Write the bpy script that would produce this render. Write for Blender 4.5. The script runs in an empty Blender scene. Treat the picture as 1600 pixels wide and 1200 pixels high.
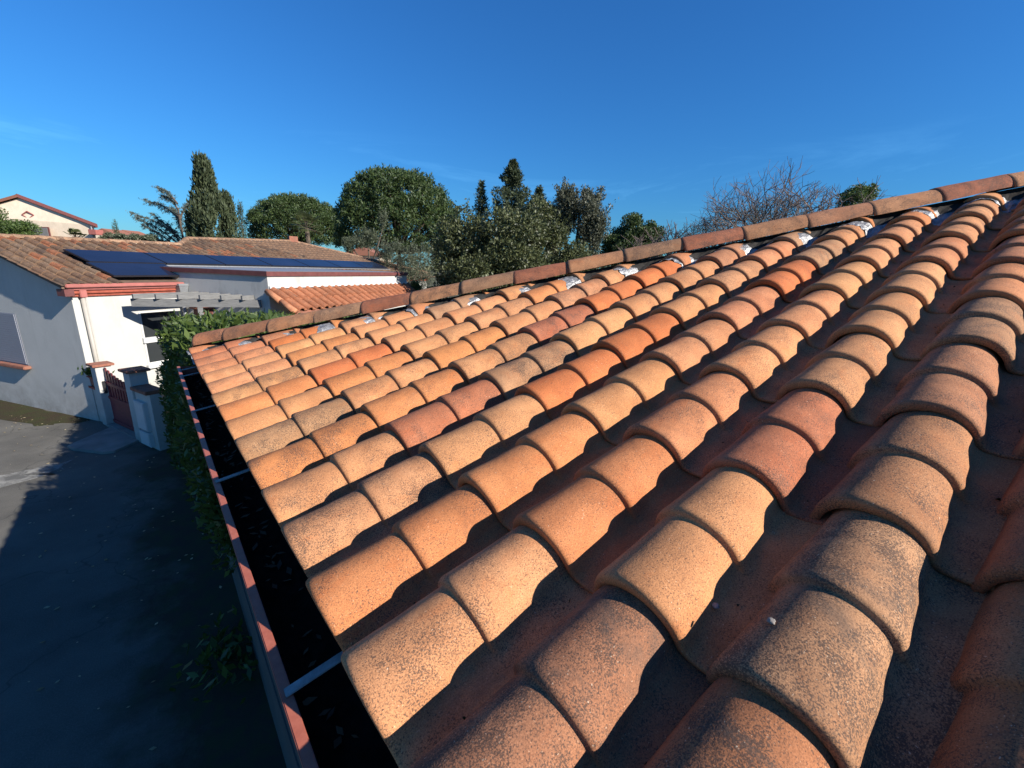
import bpy, bmesh, math, random
import numpy as np
from mathutils import Vector, Matrix

random.seed(7); RNG = np.random.default_rng(7)
scene = bpy.context.scene
col = scene.collection

# ------------------------------------------------------------------ camera
CAM = Vector((-0.20402, -0.52533, 3.55938))
YAW, PITCH, ROLL, FPX = 0.6988, 0.2612, -0.0349, 672.73
_f = Vector((math.sin(YAW)*math.cos(PITCH), math.cos(YAW)*math.cos(PITCH), -math.sin(PITCH)))
_r0 = Vector((math.cos(YAW), -math.sin(YAW), 0)); _d0 = _f.cross(_r0)
_r = _r0*math.cos(ROLL) + _d0*math.sin(ROLL)
_d = _d0*math.cos(ROLL) - _r0*math.sin(ROLL)
cd = bpy.data.cameras.new('camera'); cam = bpy.data.objects.new('camera', cd); col.objects.link(cam)
M = Matrix.Identity(4)
for i in range(3):
    M[i][0], M[i][1], M[i][2], M[i][3] = _r[i], -_d[i], -_f[i], CAM[i]
cam.matrix_world = M
cd.sensor_width = 36; cd.sensor_fit = 'HORIZONTAL'; cd.lens = FPX*36/1600
cd.clip_start = 0.05; cd.clip_end = 3000
scene.camera = cam

# ------------------------------------------------------------------ sky, sun, exposure
SUN = Vector((0.385, -0.923, 0.54)).normalized()
elev = math.asin(SUN.z); azim = math.atan2(SUN.x, SUN.y)
world = bpy.data.worlds.new('World'); scene.world = world; world.use_nodes = True
nt = world.node_tree; nt.nodes.clear()
sky = nt.nodes.new('ShaderNodeTexSky'); sky.sky_type = 'NISHITA'; sky.sun_disc = False
sky.sun_elevation = elev; sky.sun_rotation = azim
sky.altitude = 200; sky.air_density = 1.5; sky.dust_density = 0.0; sky.ozone_density = 10.0
bg = nt.nodes.new('ShaderNodeBackground'); bg.inputs[1].default_value = 0.064
wo = nt.nodes.new('ShaderNodeOutputWorld')
# thin cirrus drifting low over the horizon
tc = nt.nodes.new('ShaderNodeTexCoord'); mp = nt.nodes.new('ShaderNodeMapping')
mp.inputs['Scale'].default_value = (1.6, 1.6, 9.0); mp.inputs['Rotation'].default_value = (0.10, 0.06, 0.4)
mp.inputs['Location'].default_value = (5.2, 1.1, 2.1)
nz = nt.nodes.new('ShaderNodeTexNoise'); nz.inputs['Scale'].default_value = 1.7; nz.inputs['Detail'].default_value = 9
nz.inputs['Roughness'].default_value = 0.62; nz.inputs['Distortion'].default_value = 0.7
cr = nt.nodes.new('ShaderNodeMapRange'); cr.inputs[1].default_value = 0.56; cr.inputs[2].default_value = 0.80
cr.inputs[3].default_value = 0.0; cr.inputs[4].default_value = 0.30
sx = nt.nodes.new('ShaderNodeSeparateXYZ')
hz = nt.nodes.new('ShaderNodeMapRange'); hz.inputs[1].default_value = 0.25; hz.inputs[2].default_value = 0.13
mu = nt.nodes.new('ShaderNodeMath'); mu.operation = 'MULTIPLY'
mx = nt.nodes.new('ShaderNodeMix'); mx.data_type = 'RGBA'
mx.inputs['B'].default_value = (9.0, 11.0, 13.0, 1)
L_ = nt.links.new
L_(tc.outputs['Generated'], mp.inputs[0]); L_(mp.outputs[0], nz.inputs['Vector']); L_(nz.outputs[0], cr.inputs[0])
L_(tc.outputs['Generated'], sx.inputs[0]); L_(sx.outputs[2], hz.inputs[0])
L_(cr.outputs[0], mu.inputs[0]); L_(hz.outputs[0], mu.inputs[1]); L_(mu.outputs[0], mx.inputs['Factor'])
L_(sky.outputs[0], mx.inputs['A']); tint = nt.nodes.new('ShaderNodeMix'); tint.data_type = 'RGBA'; tint.blend_type = 'MULTIPLY'; tint.inputs['Factor'].default_value = 1
tint.inputs['B'].default_value = (0.38, 0.85, 1.22, 1)   # deep clear winter blue
L_(mx.outputs['Result'], tint.inputs['A']); L_(tint.outputs['Result'], bg.inputs[0]); L_(bg.outputs[0], wo.inputs[0])
sd = bpy.data.lights.new('sun', 'SUN'); sd.energy = 5.0; sd.angle = math.radians(0.53); sd.color = (1.0, 0.95, 0.88)
so = bpy.data.objects.new('sun', sd); col.objects.link(so); so.location = (4, -12, 12)
so.rotation_euler = (-SUN).to_track_quat('-Z', 'Y').to_euler()
vs = scene.view_settings
vs.view_transform = 'Standard'; vs.look = 'None'; vs.gamma = 1; vs.exposure = 0.84
scene.render.engine = 'CYCLES'

# ------------------------------------------------------------------ helpers
def at(px, py, depth):
    """point seen at a photo position, a given distance along the view axis"""
    return CAM + (_f + _r*((px-800)/FPX) + _d*((py-600)/FPX))*depth

class NB:
    """node builder for a Principled material"""
    def __init__(self, name, rough=0.8, spec=0.3):
        self.m = bpy.data.materials.new(name); self.m.use_nodes = True
        self.t = self.m.node_tree; self.n = self.t.nodes
        self.b = self.n['Principled BSDF']; self.b.inputs['Roughness'].default_value = rough
        self.b.inputs['Specular IOR Level'].default_value = spec
        self.co = None
    def new(self, k, **kw):
        x = self.n.new('ShaderNode'+k)
        for a, v in kw.items(): setattr(x, a, v)
        return x
    def link(self, a, b): self.t.links.new(a, b)
    def coord(self, world=False, offset=False):
        if self.co is None:
            if world:
                g = self.new('NewGeometry'); self.co = g.outputs['Position']
            else:
                g = self.new('TexCoord'); self.co = g.outputs['Object']
                if offset:
                    oi = self.new('ObjectInfo'); ad = self.new('VectorMath', operation='ADD')
                    sc = self.new('VectorMath', operation='SCALE'); sc.inputs[0].default_value = (37.1, 23.7, 51.3)
                    self.link(oi.outputs['Random'], sc.inputs['Scale'])
                    self.link(self.co, ad.inputs[0]); self.link(sc.outputs[0], ad.inputs[1]); self.co = ad.outputs[0]
        return self.co
    def noise(self, scale, detail=5, rough=0.6, dist=0.0, vec=None, stretch=None):
        x = self.new('TexNoise'); x.inputs['Scale'].default_value = scale; x.inputs['Detail'].default_value = detail
        x.inputs['Roughness'].default_value = rough; x.inputs['Distortion'].default_value = dist
        v = vec or self.coord()
        if stretch:
            mp = self.new('Mapping'); mp.inputs['Scale'].default_value = stretch; self.link(v, mp.inputs[0]); v = mp.outputs[0]
        self.link(v, x.inputs['Vector']); return x.outputs[0]
    def ramp(self, fac, lo, hi, a=0.0, b=1.0):
        x = self.new('MapRange'); x.inputs[1].default_value = lo; x.inputs[2].default_value = hi
        x.inputs[3].default_value = a; x.inputs[4].default_value = b
        self.link(fac, x.inputs[0]); return x.outputs[0]
    def math(self, op, a, b):
        x = self.new('Math', operation=op)
        for i, q in enumerate((a, b)):
            if isinstance(q, (int, float)): x.inputs[i].default_value = q
            else: self.link(q, x.inputs[i])
        return x.outputs[0]
    def mix(self, fac, a, b, mode='MIX'):
        x = self.new('Mix', data_type='RGBA', blend_type=mode)
        for k, q in (('Factor', fac), ('A', a), ('B', b)):
            if isinstance(q, (int, float)): x.inputs[k].default_value = q
            elif isinstance(q, tuple): x.inputs[k].default_value = (*q, 1) if len(q) == 3 else q
            else: self.link(q, x.inputs[k])
        return x.outputs['Result']
    def color(self, c):
        if isinstance(c, tuple): self.b.inputs['Base Color'].default_value = (*c, 1)
        else: self.link(c, self.b.inputs['Base Color'])
    def bump(self, h, strength=0.3, dist=0.01):
        x = self.new('Bump'); x.inputs['Strength'].default_value = strength; x.inputs['Distance'].default_value = dist
        self.link(h, x.inputs['Height']); self.link(x.outputs[0], self.b.inputs['Normal'])

def simple(name, c, rough=0.8, var=0.25, scale=6.0, bump=0.15, bscale=60.0, spec=0.3, metal=0.0, world=True, dirt=None):
    n = NB(name, rough, spec); n.coord(world=world)
    a = n.noise(scale, 6)
    lo = tuple(x*(1-var) for x in c); hi = tuple(min(1, x*(1+var)) for x in c)
    cc = n.mix(n.ramp(a, 0.3, 0.7), lo, hi)
    if dirt:
        cc = n.mix(n.ramp(n.noise(scale*0.5, 8, 0.7), 0.52, 0.72, 0, dirt[1]), cc, dirt[0])
    n.color(cc); n.b.inputs['Metallic'].default_value = metal
    if bump: n.bump(n.noise(bscale, 4), bump, 0.004)
    return n.m

def tile_material(name, fine=1.0):
    n = NB(name, 0.86, 0.22); co = n.coord(offset=True)
    oi = n.new('ObjectInfo'); base = oi.outputs['Color']; soot = oi.outputs['Alpha']
    big = n.noise(7, 4, 0.55, 0.4)
    c = n.mix(n.ramp(big, 0.32, 0.70), n.mix(1.0, base, (0.80, 0.74, 0.70), 'MULTIPLY'), n.mix(1.0, base, (1.16, 1.14, 1.10), 'MULTIPLY'))
    # streaky blush of redder clay
    red = n.noise(11, 6, 0.65, 0.8, stretch=(0.7, 1.3, 1.3))
    c = n.mix(n.ramp(red, 0.52, 0.76, 0, 0.55), c, n.mix(1.0, base, (1.05, 0.72, 0.52), 'MULTIPLY'))
    # dense fine speckle of soot and lichen, stronger in drifting patches
    sp = n.noise(330*fine, 3, 0.72); patch = n.noise(9, 5, 0.62, 0.5)
    cov = n.math('MULTIPLY', n.ramp(patch, 0.36, 0.66), n.math('ADD', soot, 0.22))
    thr = n.math('SUBTRACT', 0.592, n.math('MULTIPLY', cov, 0.19))
    spk = n.math('MULTIPLY', n.ramp(n.math('SUBTRACT', sp, thr), 0.0, 0.07), 0.80)
    c = n.mix(spk, c, (0.060, 0.044, 0.036))
    sp2 = n.noise(120*fine, 3, 0.7)
    c = n.mix(n.math('MULTIPLY', n.ramp(sp2, 0.58, 0.70), n.math('MULTIPLY', cov, 0.75)), c, (0.085, 0.062, 0.050))
    # broad black patina blotches
    bl = n.noise(5.5, 7, 0.72, 0.9)
    c = n.mix(n.math('MULTIPLY', n.ramp(bl, 0.54, 0.68), n.math('MULTIPLY', soot, 0.80)), c, (0.075, 0.062, 0.052))
    # pale lichen grains
    li = n.noise(210*fine, 2, 0.6)
    c = n.mix(n.math('MULTIPLY', n.ramp(li, 0.68, 0.74), n.ramp(patch, 0.3, 0.6, 0.15, 0.6)), c, (0.62, 0.50, 0.36))
    gr = n.noise(420*fine, 2, 0.6)
    c = n.mix(1.0, c, n.mix(n.ramp(gr, 0.34, 0.66), (0.74, 0.72, 0.70), (1.18, 1.16, 1.12)), 'MULTIPLY')
    n.color(c)
    h = n.math('ADD', n.math('MULTIPLY', n.noise(24, 5, 0.6), 1.0), n.math('MULTIPLY', n.noise(260*fine, 3, 0.7), 0.22))
    n.bump(h, 0.55, 0.004)
    return n.m

class MB:
    def __init__(self): self.v = []; self.f = []
    def box(self, c, s, R=None):
        o = len(self.v)
        for dx in (-.5, .5):
            for dy in (-.5, .5):
                for dz in (-.5, .5):
                    p = Vector((dx*s[0], dy*s[1], dz*s[2]))
                    if R is not None: p = R @ p
                    self.v.append(Vector(c)+p)
        self.f += [[o+i for i in q] for q in ((0,1,3,2),(4,6,7,5),(0,4,5,1),(2,3,7,6),(0,2,6,4),(1,5,7,3))]
        return self
    def hexa(self, p):
        """eight corners: bottom loop of 4, top loop of 4"""
        o = len(self.v); self.v += [Vector(q) for q in p]
        self.f += [[o+i for i in q] for q in ((3,2,1,0),(4,5,6,7),(0,1,5,4),(1,2,6,5),(2,3,7,6),(3,0,4,7))]
        return self
    def prism(self, loop, ext):
        """planar loop extruded by a vector"""
        o = len(self.v); n = len(loop); e = Vector(ext)
        self.v += [Vector(q) for q in loop] + [Vector(q)+e for q in loop]
        self.f += [[o+i for i in range(n)][::-1], [o+n+i for i in range(n)]]
        self.f += [[o+i, o+(i+1) % n, o+n+(i+1) % n, o+n+i] for i in range(n)]
        return self
    def poly(self, loop):
        o = len(self.v); self.v += [Vector(q) for q in loop]; self.f.append(list(range(o, o+len(loop)))); return self
    def tube(self, pts, rad, n=8, cap=True):
        o = len(self.v); pts = [Vector(q) for q in pts]
        if not isinstance(rad, (list, tuple)): rad = [rad]*len(pts)
        for i, q in enumerate(pts):
            t = (pts[min(i+1, len(pts)-1)]-pts[max(i-1, 0)]).normalized()
            a = t.cross(Vector((0, 0, 1)))
            if a.length < 1e-3: a = Vector((1, 0, 0))
            a.normalize(); b = t.cross(a)
            for k in range(n):
                th = 2*math.pi*k/n; self.v.append(q+(a*math.cos(th)+b*math.sin(th))*rad[i])
        for i in range(len(pts)-1):
            for k in range(n):
                self.f.append([o+i*n+k, o+i*n+(k+1) % n, o+(i+1)*n+(k+1) % n, o+(i+1)*n+k])
        if cap:
            self.f.append([o+k for k in range(n)][::-1]); self.f.append([o+(len(pts)-1)*n+k for k in range(n)])
        return self
    def mesh(self, name, smooth=False, bevel=0.0):
        me = bpy.data.meshes.new(name); me.from_pydata([tuple(q) for q in self.v], [], self.f); me.update()
        bm = bmesh.new(); bm.from_mesh(me); bmesh.ops.recalc_face_normals(bm, faces=bm.faces)
        if bevel:
            bmesh.ops.bevel(bm, geom=list(bm.edges), offset=bevel, segments=2, affect='EDGES', clamp_overlap=True)
        bm.to_mesh(me); bm.free()
        if smooth: me.shade_smooth()
        return me
    def build(self, name, mat, parent=None, smooth=False, bevel=0.0):
        return link(name, self.mesh(name, smooth, bevel), mat, parent)

def link(name, me, mat=None, parent=None, matrix=None):
    ob = bpy.data.objects.new(name, me); col.objects.link(ob)
    if mat is not None and len(me.materials) == 0: me.materials.append(mat)
    if parent is not None:
        ob.parent = parent
        if 'base' in parent: ob.matrix_parent_inverse = Matrix.Translation(-Vector(parent['base']))
    if matrix is not None: ob.matrix_basis = matrix
    return ob

def thing(name, loc, label, cat, group=None):
    o = bpy.data.objects.new(name, None); col.objects.link(o); o.location = loc; o['base'] = [float(q) for q in loc]
    o.empty_display_size = 0.2
    return tag(o, label, cat, group)
def tag(o, label=None, cat=None, group=None, kind=None):
    for k, q in (('label', label), ('category', cat), ('group', group), ('kind', kind)):
        if q: o[k] = q
    return o

def np_mesh(name, verts, quads):
    me = bpy.data.meshes.new(name); nv = len(verts); nf = len(quads); k = quads.shape[1]
    me.vertices.add(nv); me.vertices.foreach_set('co', np.asarray(verts, np.float32).ravel())
    me.loops.add(nf*k); me.loops.foreach_set('vertex_index', np.asarray(quads, np.int32).ravel())
    me.polygons.add(nf); me.polygons.foreach_set('loop_start', np.arange(0, nf*k, k, dtype=np.int32))
    me.update(calc_edges=True); me.validate(); return me

# ------------------------------------------------------------------ materials
M_TILE = tile_material('terracotta_tile')
M_TILE_FAR = tile_material('weathered_tile', 0.35)
M_DECK = simple('roof_deck', (0.05, 0.035, 0.028), 0.9)
M_MORTAR = simple('hip_mortar', (0.24, 0.21, 0.18), 0.95, 0.3, 20)
n = NB('crinkled_flashing', 0.42, 0.5); n.coord(world=True)
n.color(n.mix(n.ramp(n.noise(30, 5), 0.35, 0.68), (0.18, 0.178, 0.175), (0.38, 0.375, 0.37))); n.b.inputs['Metallic'].default_value = 0.45
n.bump(n.noise(50, 4, 0.6, 1.0), 0.7, 0.010); M_FLASH = n.m
M_MORTAR_ = M_MORTAR
M_ROLL = simple('dark_ridge_roll', (0.04, 0.037, 0.034), 0.95, 0.3, 40, spec=0.0)
n = NB('salmon_lacquer', 0.5, 0.4); n.coord(world=True)
n.color(n.mix(n.ramp(n.noise(45, 6), 0.35, 0.7), (0.34, 0.095, 0.058), (0.42, 0.130, 0.080))); n.bump(n.noise(160, 4), 0.2, 0.002); M_GUTTER = n.m
M_GUTTER_IN = simple('shade_dark_silt', (0.013, 0.011, 0.009), 0.95, 0.4, 25, 0.6, 80, spec=0.0)  # silt taken down to near-black, the trough's deep shade put into its colour
M_STEEL = simple('galvanised_strap', (0.26, 0.25, 0.235), 0.75, 0.3, 40, 0.2, 120, 0.2, 0.0)
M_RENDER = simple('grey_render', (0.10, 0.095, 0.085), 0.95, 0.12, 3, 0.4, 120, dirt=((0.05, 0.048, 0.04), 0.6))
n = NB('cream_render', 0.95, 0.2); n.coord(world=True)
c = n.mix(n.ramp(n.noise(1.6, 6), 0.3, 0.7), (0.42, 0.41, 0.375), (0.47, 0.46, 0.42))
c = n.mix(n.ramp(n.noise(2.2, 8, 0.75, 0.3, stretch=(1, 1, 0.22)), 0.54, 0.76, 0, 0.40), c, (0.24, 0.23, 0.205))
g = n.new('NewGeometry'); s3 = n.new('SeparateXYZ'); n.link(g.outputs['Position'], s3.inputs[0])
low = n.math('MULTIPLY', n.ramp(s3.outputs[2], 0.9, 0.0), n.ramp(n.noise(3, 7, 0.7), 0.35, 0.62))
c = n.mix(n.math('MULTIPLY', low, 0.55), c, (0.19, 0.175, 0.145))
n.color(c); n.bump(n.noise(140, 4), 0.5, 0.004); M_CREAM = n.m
n = NB('stained_parapet', 0.95, 0.2); n.coord(world=True)
c = n.mix(n.ramp(n.noise(1.6, 6), 0.3, 0.7), (0.43, 0.42, 0.38), (0.48, 0.47, 0.43))
c = n.mix(n.ramp(n.noise(1.5, 8, 0.72, 0.4, stretch=(1.6, 1.6, 0.8)), 0.50, 0.74, 0, 0.6), c, (0.19, 0.185, 0.165))
n.color(c); n.bump(n.noise(140, 4), 0.5, 0.004); M_PARAPET = n.m
M_YELLOW = simple('peach_render', (0.74, 0.60, 0.44), 0.95, 0.10, 2, 0.3, 60)
M_PINKTRIM = simple('pink_trim', (0.34, 0.115, 0.095), 0.6, 0.15, 6, 0.1)
M_GENOISE = simple('red_genoise_brick', (0.30, 0.075, 0.045), 0.85, 0.25, 8, 0.3, 80)
M_BROWN = simple('brown_fascia', (0.13, 0.045, 0.04), 0.6, 0.2, 8, 0.1)
M_COPING = simple('brick_coping', (0.27, 0.11, 0.07), 0.9, 0.3, 12, 0.4, 70, dirt=((0.10, 0.08, 0.06), 0.7))
M_ZINC = simple('zinc', (0.24, 0.245, 0.25), 0.5, 0.15, 20, 0.1, 90, 0.5, 0.3)
M_WHITE = simple('white_joinery', (0.50, 0.50, 0.48), 0.5, 0.05, 8, 0.05)
M_CREAMPIPE = simple('cream_pipe', (0.36, 0.33, 0.28), 0.5, 0.06, 8, 0.05)
M_GATE = simple('maroon_gate_paint', (0.17, 0.028, 0.035), 0.5, 0.25, 14, 0.2, 50)
M_BLACK = simple('black_iron', (0.02, 0.02, 0.022), 0.5, 0.2)
n = NB('weathered_wood', 0.9, 0.2); n.coord(world=True)
w1 = n.noise(5, 6, 0.7, 0.3, stretch=(1.2, 1.2, 9)); n.color(n.mix(n.ramp(w1, 0.3, 0.7), (0.12, 0.118, 0.112), (0.21, 0.205, 0.195))); n.bump(w1, 0.4, 0.006); M_WOOD = n.m
n = NB('dark_glass', 0.06, 0.5); n.coord(world=True); n.color(n.mix(n.noise(1.3, 3), (0.012, 0.014, 0.016), (0.05, 0.055, 0.055))); M_GLASS = n.m
n = NB('solar_glass', 0.10, 0.07); n.coord(world=True); n.color(n.mix(n.ramp(n.noise(0.9, 3), .3, .7), (0.010, 0.014, 0.030), (0.016, 0.021, 0.044))); M_SOLAR = n.m
M_SOLARF = simple('solar_frame', (0.02, 0.02, 0.024), 0.4, 0.1)
n = NB('roller_shutter', 0.6, 0.3); n.coord(world=True)
wv = n.new('TexWave', wave_type='BANDS', bands_direction='Z'); wv.inputs['Scale'].default_value = 6.5; wv.inputs['Distortion'].default_value = 0.0
n.link(n.co, wv.inputs['Vector']); n.color(n.mix(n.noise(3, 3), (0.17, 0.18, 0.21), (0.21, 0.22, 0.25))); n.bump(wv.outputs[0], 0.15, 0.004); M_SHUTTER = n.m
n = NB('asphalt', 0.93, 0.25); n.coord(world=True)
c = n.mix(n.ramp(n.noise(0.9, 7, 0.65), 0.32, 0.68), (0.068, 0.063, 0.053), (0.138, 0.128, 0.106))
c = n.mix(n.ramp(n.noise(90, 3, 0.7), 0.45, 0.7, 0, 0.45), c, (0.21, 0.20, 0.18))
vor = n.new('TexVoronoi', feature='DISTANCE_TO_EDGE'); vor.inputs['Scale'].default_value = 0.55
wob = n.new('VectorMath', operation='ADD'); wn = n.new('TexNoise'); wn.inputs['Scale'].default_value = 2.5; n.link(n.co, wn.inputs['Vector'])
n.link(n.co, wob.inputs[0]); n.link(wn.outputs['Color'], wob.inputs[1]); n.link(wob.outputs[0], vor.inputs['Vector'])
c = n.mix(n.ramp(vor.outputs[0], 0.012, 0.0, 0, 0.7), c, (0.05, 0.048, 0.042))
sx_ = n.new('SeparateXYZ'); n.link(n.co, sx_.inputs[0])
edge = n.math('ADD', sx_.outputs[0], n.math('MULTIPLY', n.math('SUBTRACT', n.noise(1.1, 8, 0.72), 0.5), 2.2))
moss = n.mix(n.ramp(n.noise(5, 7, 0.72), 0.42, 0.60), (0.040, 0.030, 0.020), (0.036, 0.042, 0.015))
c = n.mix(n.ramp(edge, -1.0, -0.45, 0, 0.92), c, moss)
n.color(c); n.bump(n.noise(160, 4, 0.7), 0.7, 0.008); M_ASPHALT = n.m
n = NB('pale_cement_patch', 0.95, 0.2); n.coord(world=True)
n.color(n.mix(n.ramp(n.noise(5, 7, 0.75, 0.6), 0.42, 0.58), (0.11, 0.107, 0.096), (0.26, 0.25, 0.22))); n.bump(n.noise(80, 5), 0.6, 0.01); M_PATCH = n.m
M_SLAB = simple('concrete_slab', (0.22, 0.21, 0.185), 0.95, 0.25, 4, 0.4, 90, dirt=((0.12, 0.12, 0.11), 0.6))
n = NB('mossy_soil', 0.95, 0.1); n.coord(world=True)
c = n.mix(n.ramp(n.noise(3, 7, 0.7), 0.4, 0.62), (0.055, 0.040, 0.026), (0.050, 0.055, 0.022)); c = n.mix(n.ramp(n.noise(40, 4, 0.7), 0.55, 0.7, 0, 0.5), c, (0.16, 0.11, 0.06))
n.color(c); n.bump(n.noise(45, 6, 0.7), 1.0, 0.03); M_SOIL = n.m
M_FIELD = simple('rough_ground', (0.09, 0.085, 0.05), 0.95, 0.4, 0.3, 0.5, 3)
M_BARK = simple('bark', (0.10, 0.075, 0.055), 0.95, 0.35, 8, 0.6, 30)
M_TWIG = simple('grey_twigs', (0.13, 0.10, 0.085), 0.9, 0.3, 3, 0)
def leafmat(name, dark, light, trans=0.25, rough=0.55, spec=0.35):
    n = NB(name, rough, spec); g = n.new('NewGeometry')
    n.color(n.mix(g.outputs['Random Per Island'], dark, light))
    tr = n.new('BsdfTranslucent'); tr.inputs[0].default_value = (*[min(1, x*1.6) for x in light], 1)
    ms = n.new('MixShader'); ms.inputs[0].default_value = trans
    n.link(n.b.outputs[0], ms.inputs[1]); n.link(tr.outputs[0], ms.inputs[2]); n.link(ms.outputs[0], n.n['Material Output'].inputs[0])
    return n.m
M_L_LAUREL = leafmat('laurel_leaf', (0.016, 0.036, 0.008), (0.092, 0.130, 0.026), 0.20, 0.5, 0.35)
M_L_PINE = leafmat('pine_needles', (0.018, 0.038, 0.011), (0.068, 0.098, 0.026), 0.12)
M_L_CYP = leafmat('cypress_spray', (0.020, 0.034, 0.015), (0.070, 0.085, 0.036), 0.1, 0.7)
M_L_CEDAR = leafmat('cedar_needles', (0.055, 0.075, 0.062), (0.135, 0.165, 0.140), 0.15)
M_L_OAK = leafmat('glossy_evergreen_leaf', (0.020, 0.030, 0.009), (0.115, 0.125, 0.050), 0.15, 0.5, 0.35)
M_L_SILVER = leafmat('silvery_leaf', (0.040, 0.046, 0.026), (0.125, 0.130, 0.085), 0.15, 0.5)
M_L_OLIVE = leafmat('olive_leaf', (0.055, 0.068, 0.036), (0.125, 0.140, 0.085), 0.2)
M_L_BUSH = leafmat('bush_leaf', (0.025, 0.050, 0.012), (0.090, 0.130, 0.030), 0.2)
M_L_PALM = leafmat('palm_leaf', (0.060, 0.075, 0.025), (0.120, 0.130, 0.050), 0.2)
M_L_WOOD = leafmat('far_foliage', (0.050, 0.060, 0.030), (0.120, 0.120, 0.060), 0.1, 0.8)
M_L_DEAD = leafmat('dead_leaf', (0.22, 0.14, 0.06), (0.55, 0.46, 0.28), 0.2, 0.8)

# ------------------------------------------------------------------ ground
def sheet(name, loop, z, mat, parent=None):
    return MB().poly([(q[0], q[1], z) for q in loop]).build(name, mat, parent)
g = sheet('ground', [(-600, -600), (600, -600), (600, 900), (-600, 900)], -0.03, M_FIELD); tag(g, kind='structure')
road = sheet('street', [(-9, -12), (0.3, -12), (0.3, 9.6), (-1.0, 12.0), (-1.6, 12.4), (-5.5, 19), (-14, 30), (-22, 30), (-16, 14)], 0.0, M_ASPHALT); tag(road, kind='structure')
def ragged(loop, n=10, amp=0.06, seed=1):
    r = random.Random(seed); out = []
    for i in range(len(loop)):
        a, b = Vector((*loop[i], 0)), Vector((*loop[(i+1) % len(loop)], 0))
        for k in range(n):
            q = a.lerp(b, k/n); out.append((q.x+r.uniform(-amp, amp), q.y+r.uniform(-amp, amp)))
    return out
s = sheet('leaf_litter_strip', ragged([(-1.75, 12.2), (-1.62, 12.42), (-5.4, 18.8), (-6.2, 18.4), (-2.6, 12.6)], 10, 0.09, 3), 0.004, M_SOIL); tag(s, kind='structure')
s = sheet('cement_patch', ragged([(-5.2, 7.6), (-1.9, 9.25), (-1.75, 9.8), (-2.5, 9.75), (-5.4, 8.5)], 8, 0.12, 4), 0.004, M_PATCH); tag(s, kind='structure')
slab = MB().prism([(x, y, -0.02) for x, y in ((-1.80, 10.62), (-1.70, 10.38), (-1.26, 9.86), (-1.1, 9.82), (-0.52, 10.50), (-1.08, 11.62))], (0, 0, 0.065)).build('gate_slab', M_SLAB, bevel=0.012); tag(slab, kind='structure')

# ------------------------------------------------------------------ the tiled house: roof
ZE = 2.80; AL = 0.3095; W = 0.25; L = 0.21874; YC = 15*W
SX = Vector((math.cos(AL), 0, math.sin(AL))); NX = Vector((-math.sin(AL), 0, math.cos(AL))); YV = Vector((0, 1, 0))
def roofpt(s, y, n): return Vector((0, 0, ZE)) + SX*s + YV*y + NX*n

def cover_profile(sc, base, nth=18, ntr=4):
    r = 0.101*sc; zc = 0.003; th0 = math.radians(77); out = []; ev = 0.92
    ye, ze = r*math.sin(th0), zc + ev*r*math.cos(th0); cx = ye + ze/math.tan(th0)
    # channel on the near side, tucked under the next cover
    out += [(-0.178, 0.010), (-0.156, 0.0035), (-0.138, 0.0004), (-0.122, 0.0)]
    for t in (0.72, 0.45, 0.2):
        a, b, c = (1-t)**2, 2*t*(1-t), t*t; out.append((-(a*ye+b*cx+c*0.120), a*ze))
    for i in range(nth+1):
        th = -th0 + 2*th0*i/nth; out.append((r*math.sin(th), zc+ev*r*math.cos(th)))
    out += [(ye+0.0022, ze*0.50), (ye+0.0045, ze*0.16), (ye+0.0065, 0.001), (ye+0.0068, -0.009)]
    return [(y, z+base) for y, z in out]

def tile_mesh(seed):
    """one double-barrel clay tile: cover and channel in one piece, with a moulded nose half way"""
    r = random.Random(seed); rows = []
    def add(s, sc, base, dn=0.0):
        rows.append([(s, y, z+dn) for y, z in cover_profile(sc, base)])
    tb = lambda s: 0.010*(1-s/(2*L))
    add(0.050, 0.83, tb(0)-0.012); add(0.003, 0.83, tb(0)-0.012); add(-0.002, 0.85, tb(0)-0.010)
    add(-0.003, 0.935, tb(0)-0.002); add(0.000, 0.975, tb(0)); add(0.006, 0.997, tb(0)); add(0.014, 1.0, tb(0))
    for q in (0.25, 0.5, 0.75, 0.93): add(q*L, 1-0.155*q, tb(q*L))
    add(L-0.006, 0.848, tb(L)); add(L-0.003, 0.862, tb(L)); add(L-0.0015, 0.93, tb(L)); add(L+0.001, 0.970, tb(L)); add(L+0.007, 0.996, tb(L)); add(L+0.016, 1.0, tb(L))
    for q in (0.25, 0.5, 0.75, 1.0): add(L+q*L, 1-0.175*q, tb(L+q*L))
    add(2*L+0.06, 0.80, -0.002)
    nv = len(rows[0]); ph = [r.uniform(0, 6.28) for _ in range(6)]
    vs_ = []
    for row in rows:
        for (s, y, z) in row:
            d = 0.0011*math.sin(s*17+ph[0]+y*9)+0.0009*math.sin(y*41+ph[1]+s*11)+0.0007*math.sin(s*53+y*29+ph[2])
            vs_.append((s, y+0.0010*math.sin(s*21+ph[3]), z+d))
    fs = [[i*nv+k, (i+1)*nv+k, (i+1)*nv+k+1, i*nv+k+1] for i in range(len(rows)-1) for k in range(nv-1)]
    me = bpy.data.meshes.new('roof_tile'); me.from_pydata(vs_, [], fs); me.update()
    bm = bmesh.new(); bm.from_mesh(me); bmesh.ops.reverse_faces(bm, faces=bm.faces)
    up = sum(f.normal.z for f in bm.faces)
    if up < 0: bmesh.ops.reverse_faces(bm, faces=bm.faces)
    bm.to_mesh(me); bm.free(); me.shade_smooth(); me.materials.append(M_TILE); return me

house = thing('tiled_house', (2.5, -1, 0), 'house in the foreground whose orange clay barrel tile roof fills the picture', 'house')
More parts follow.
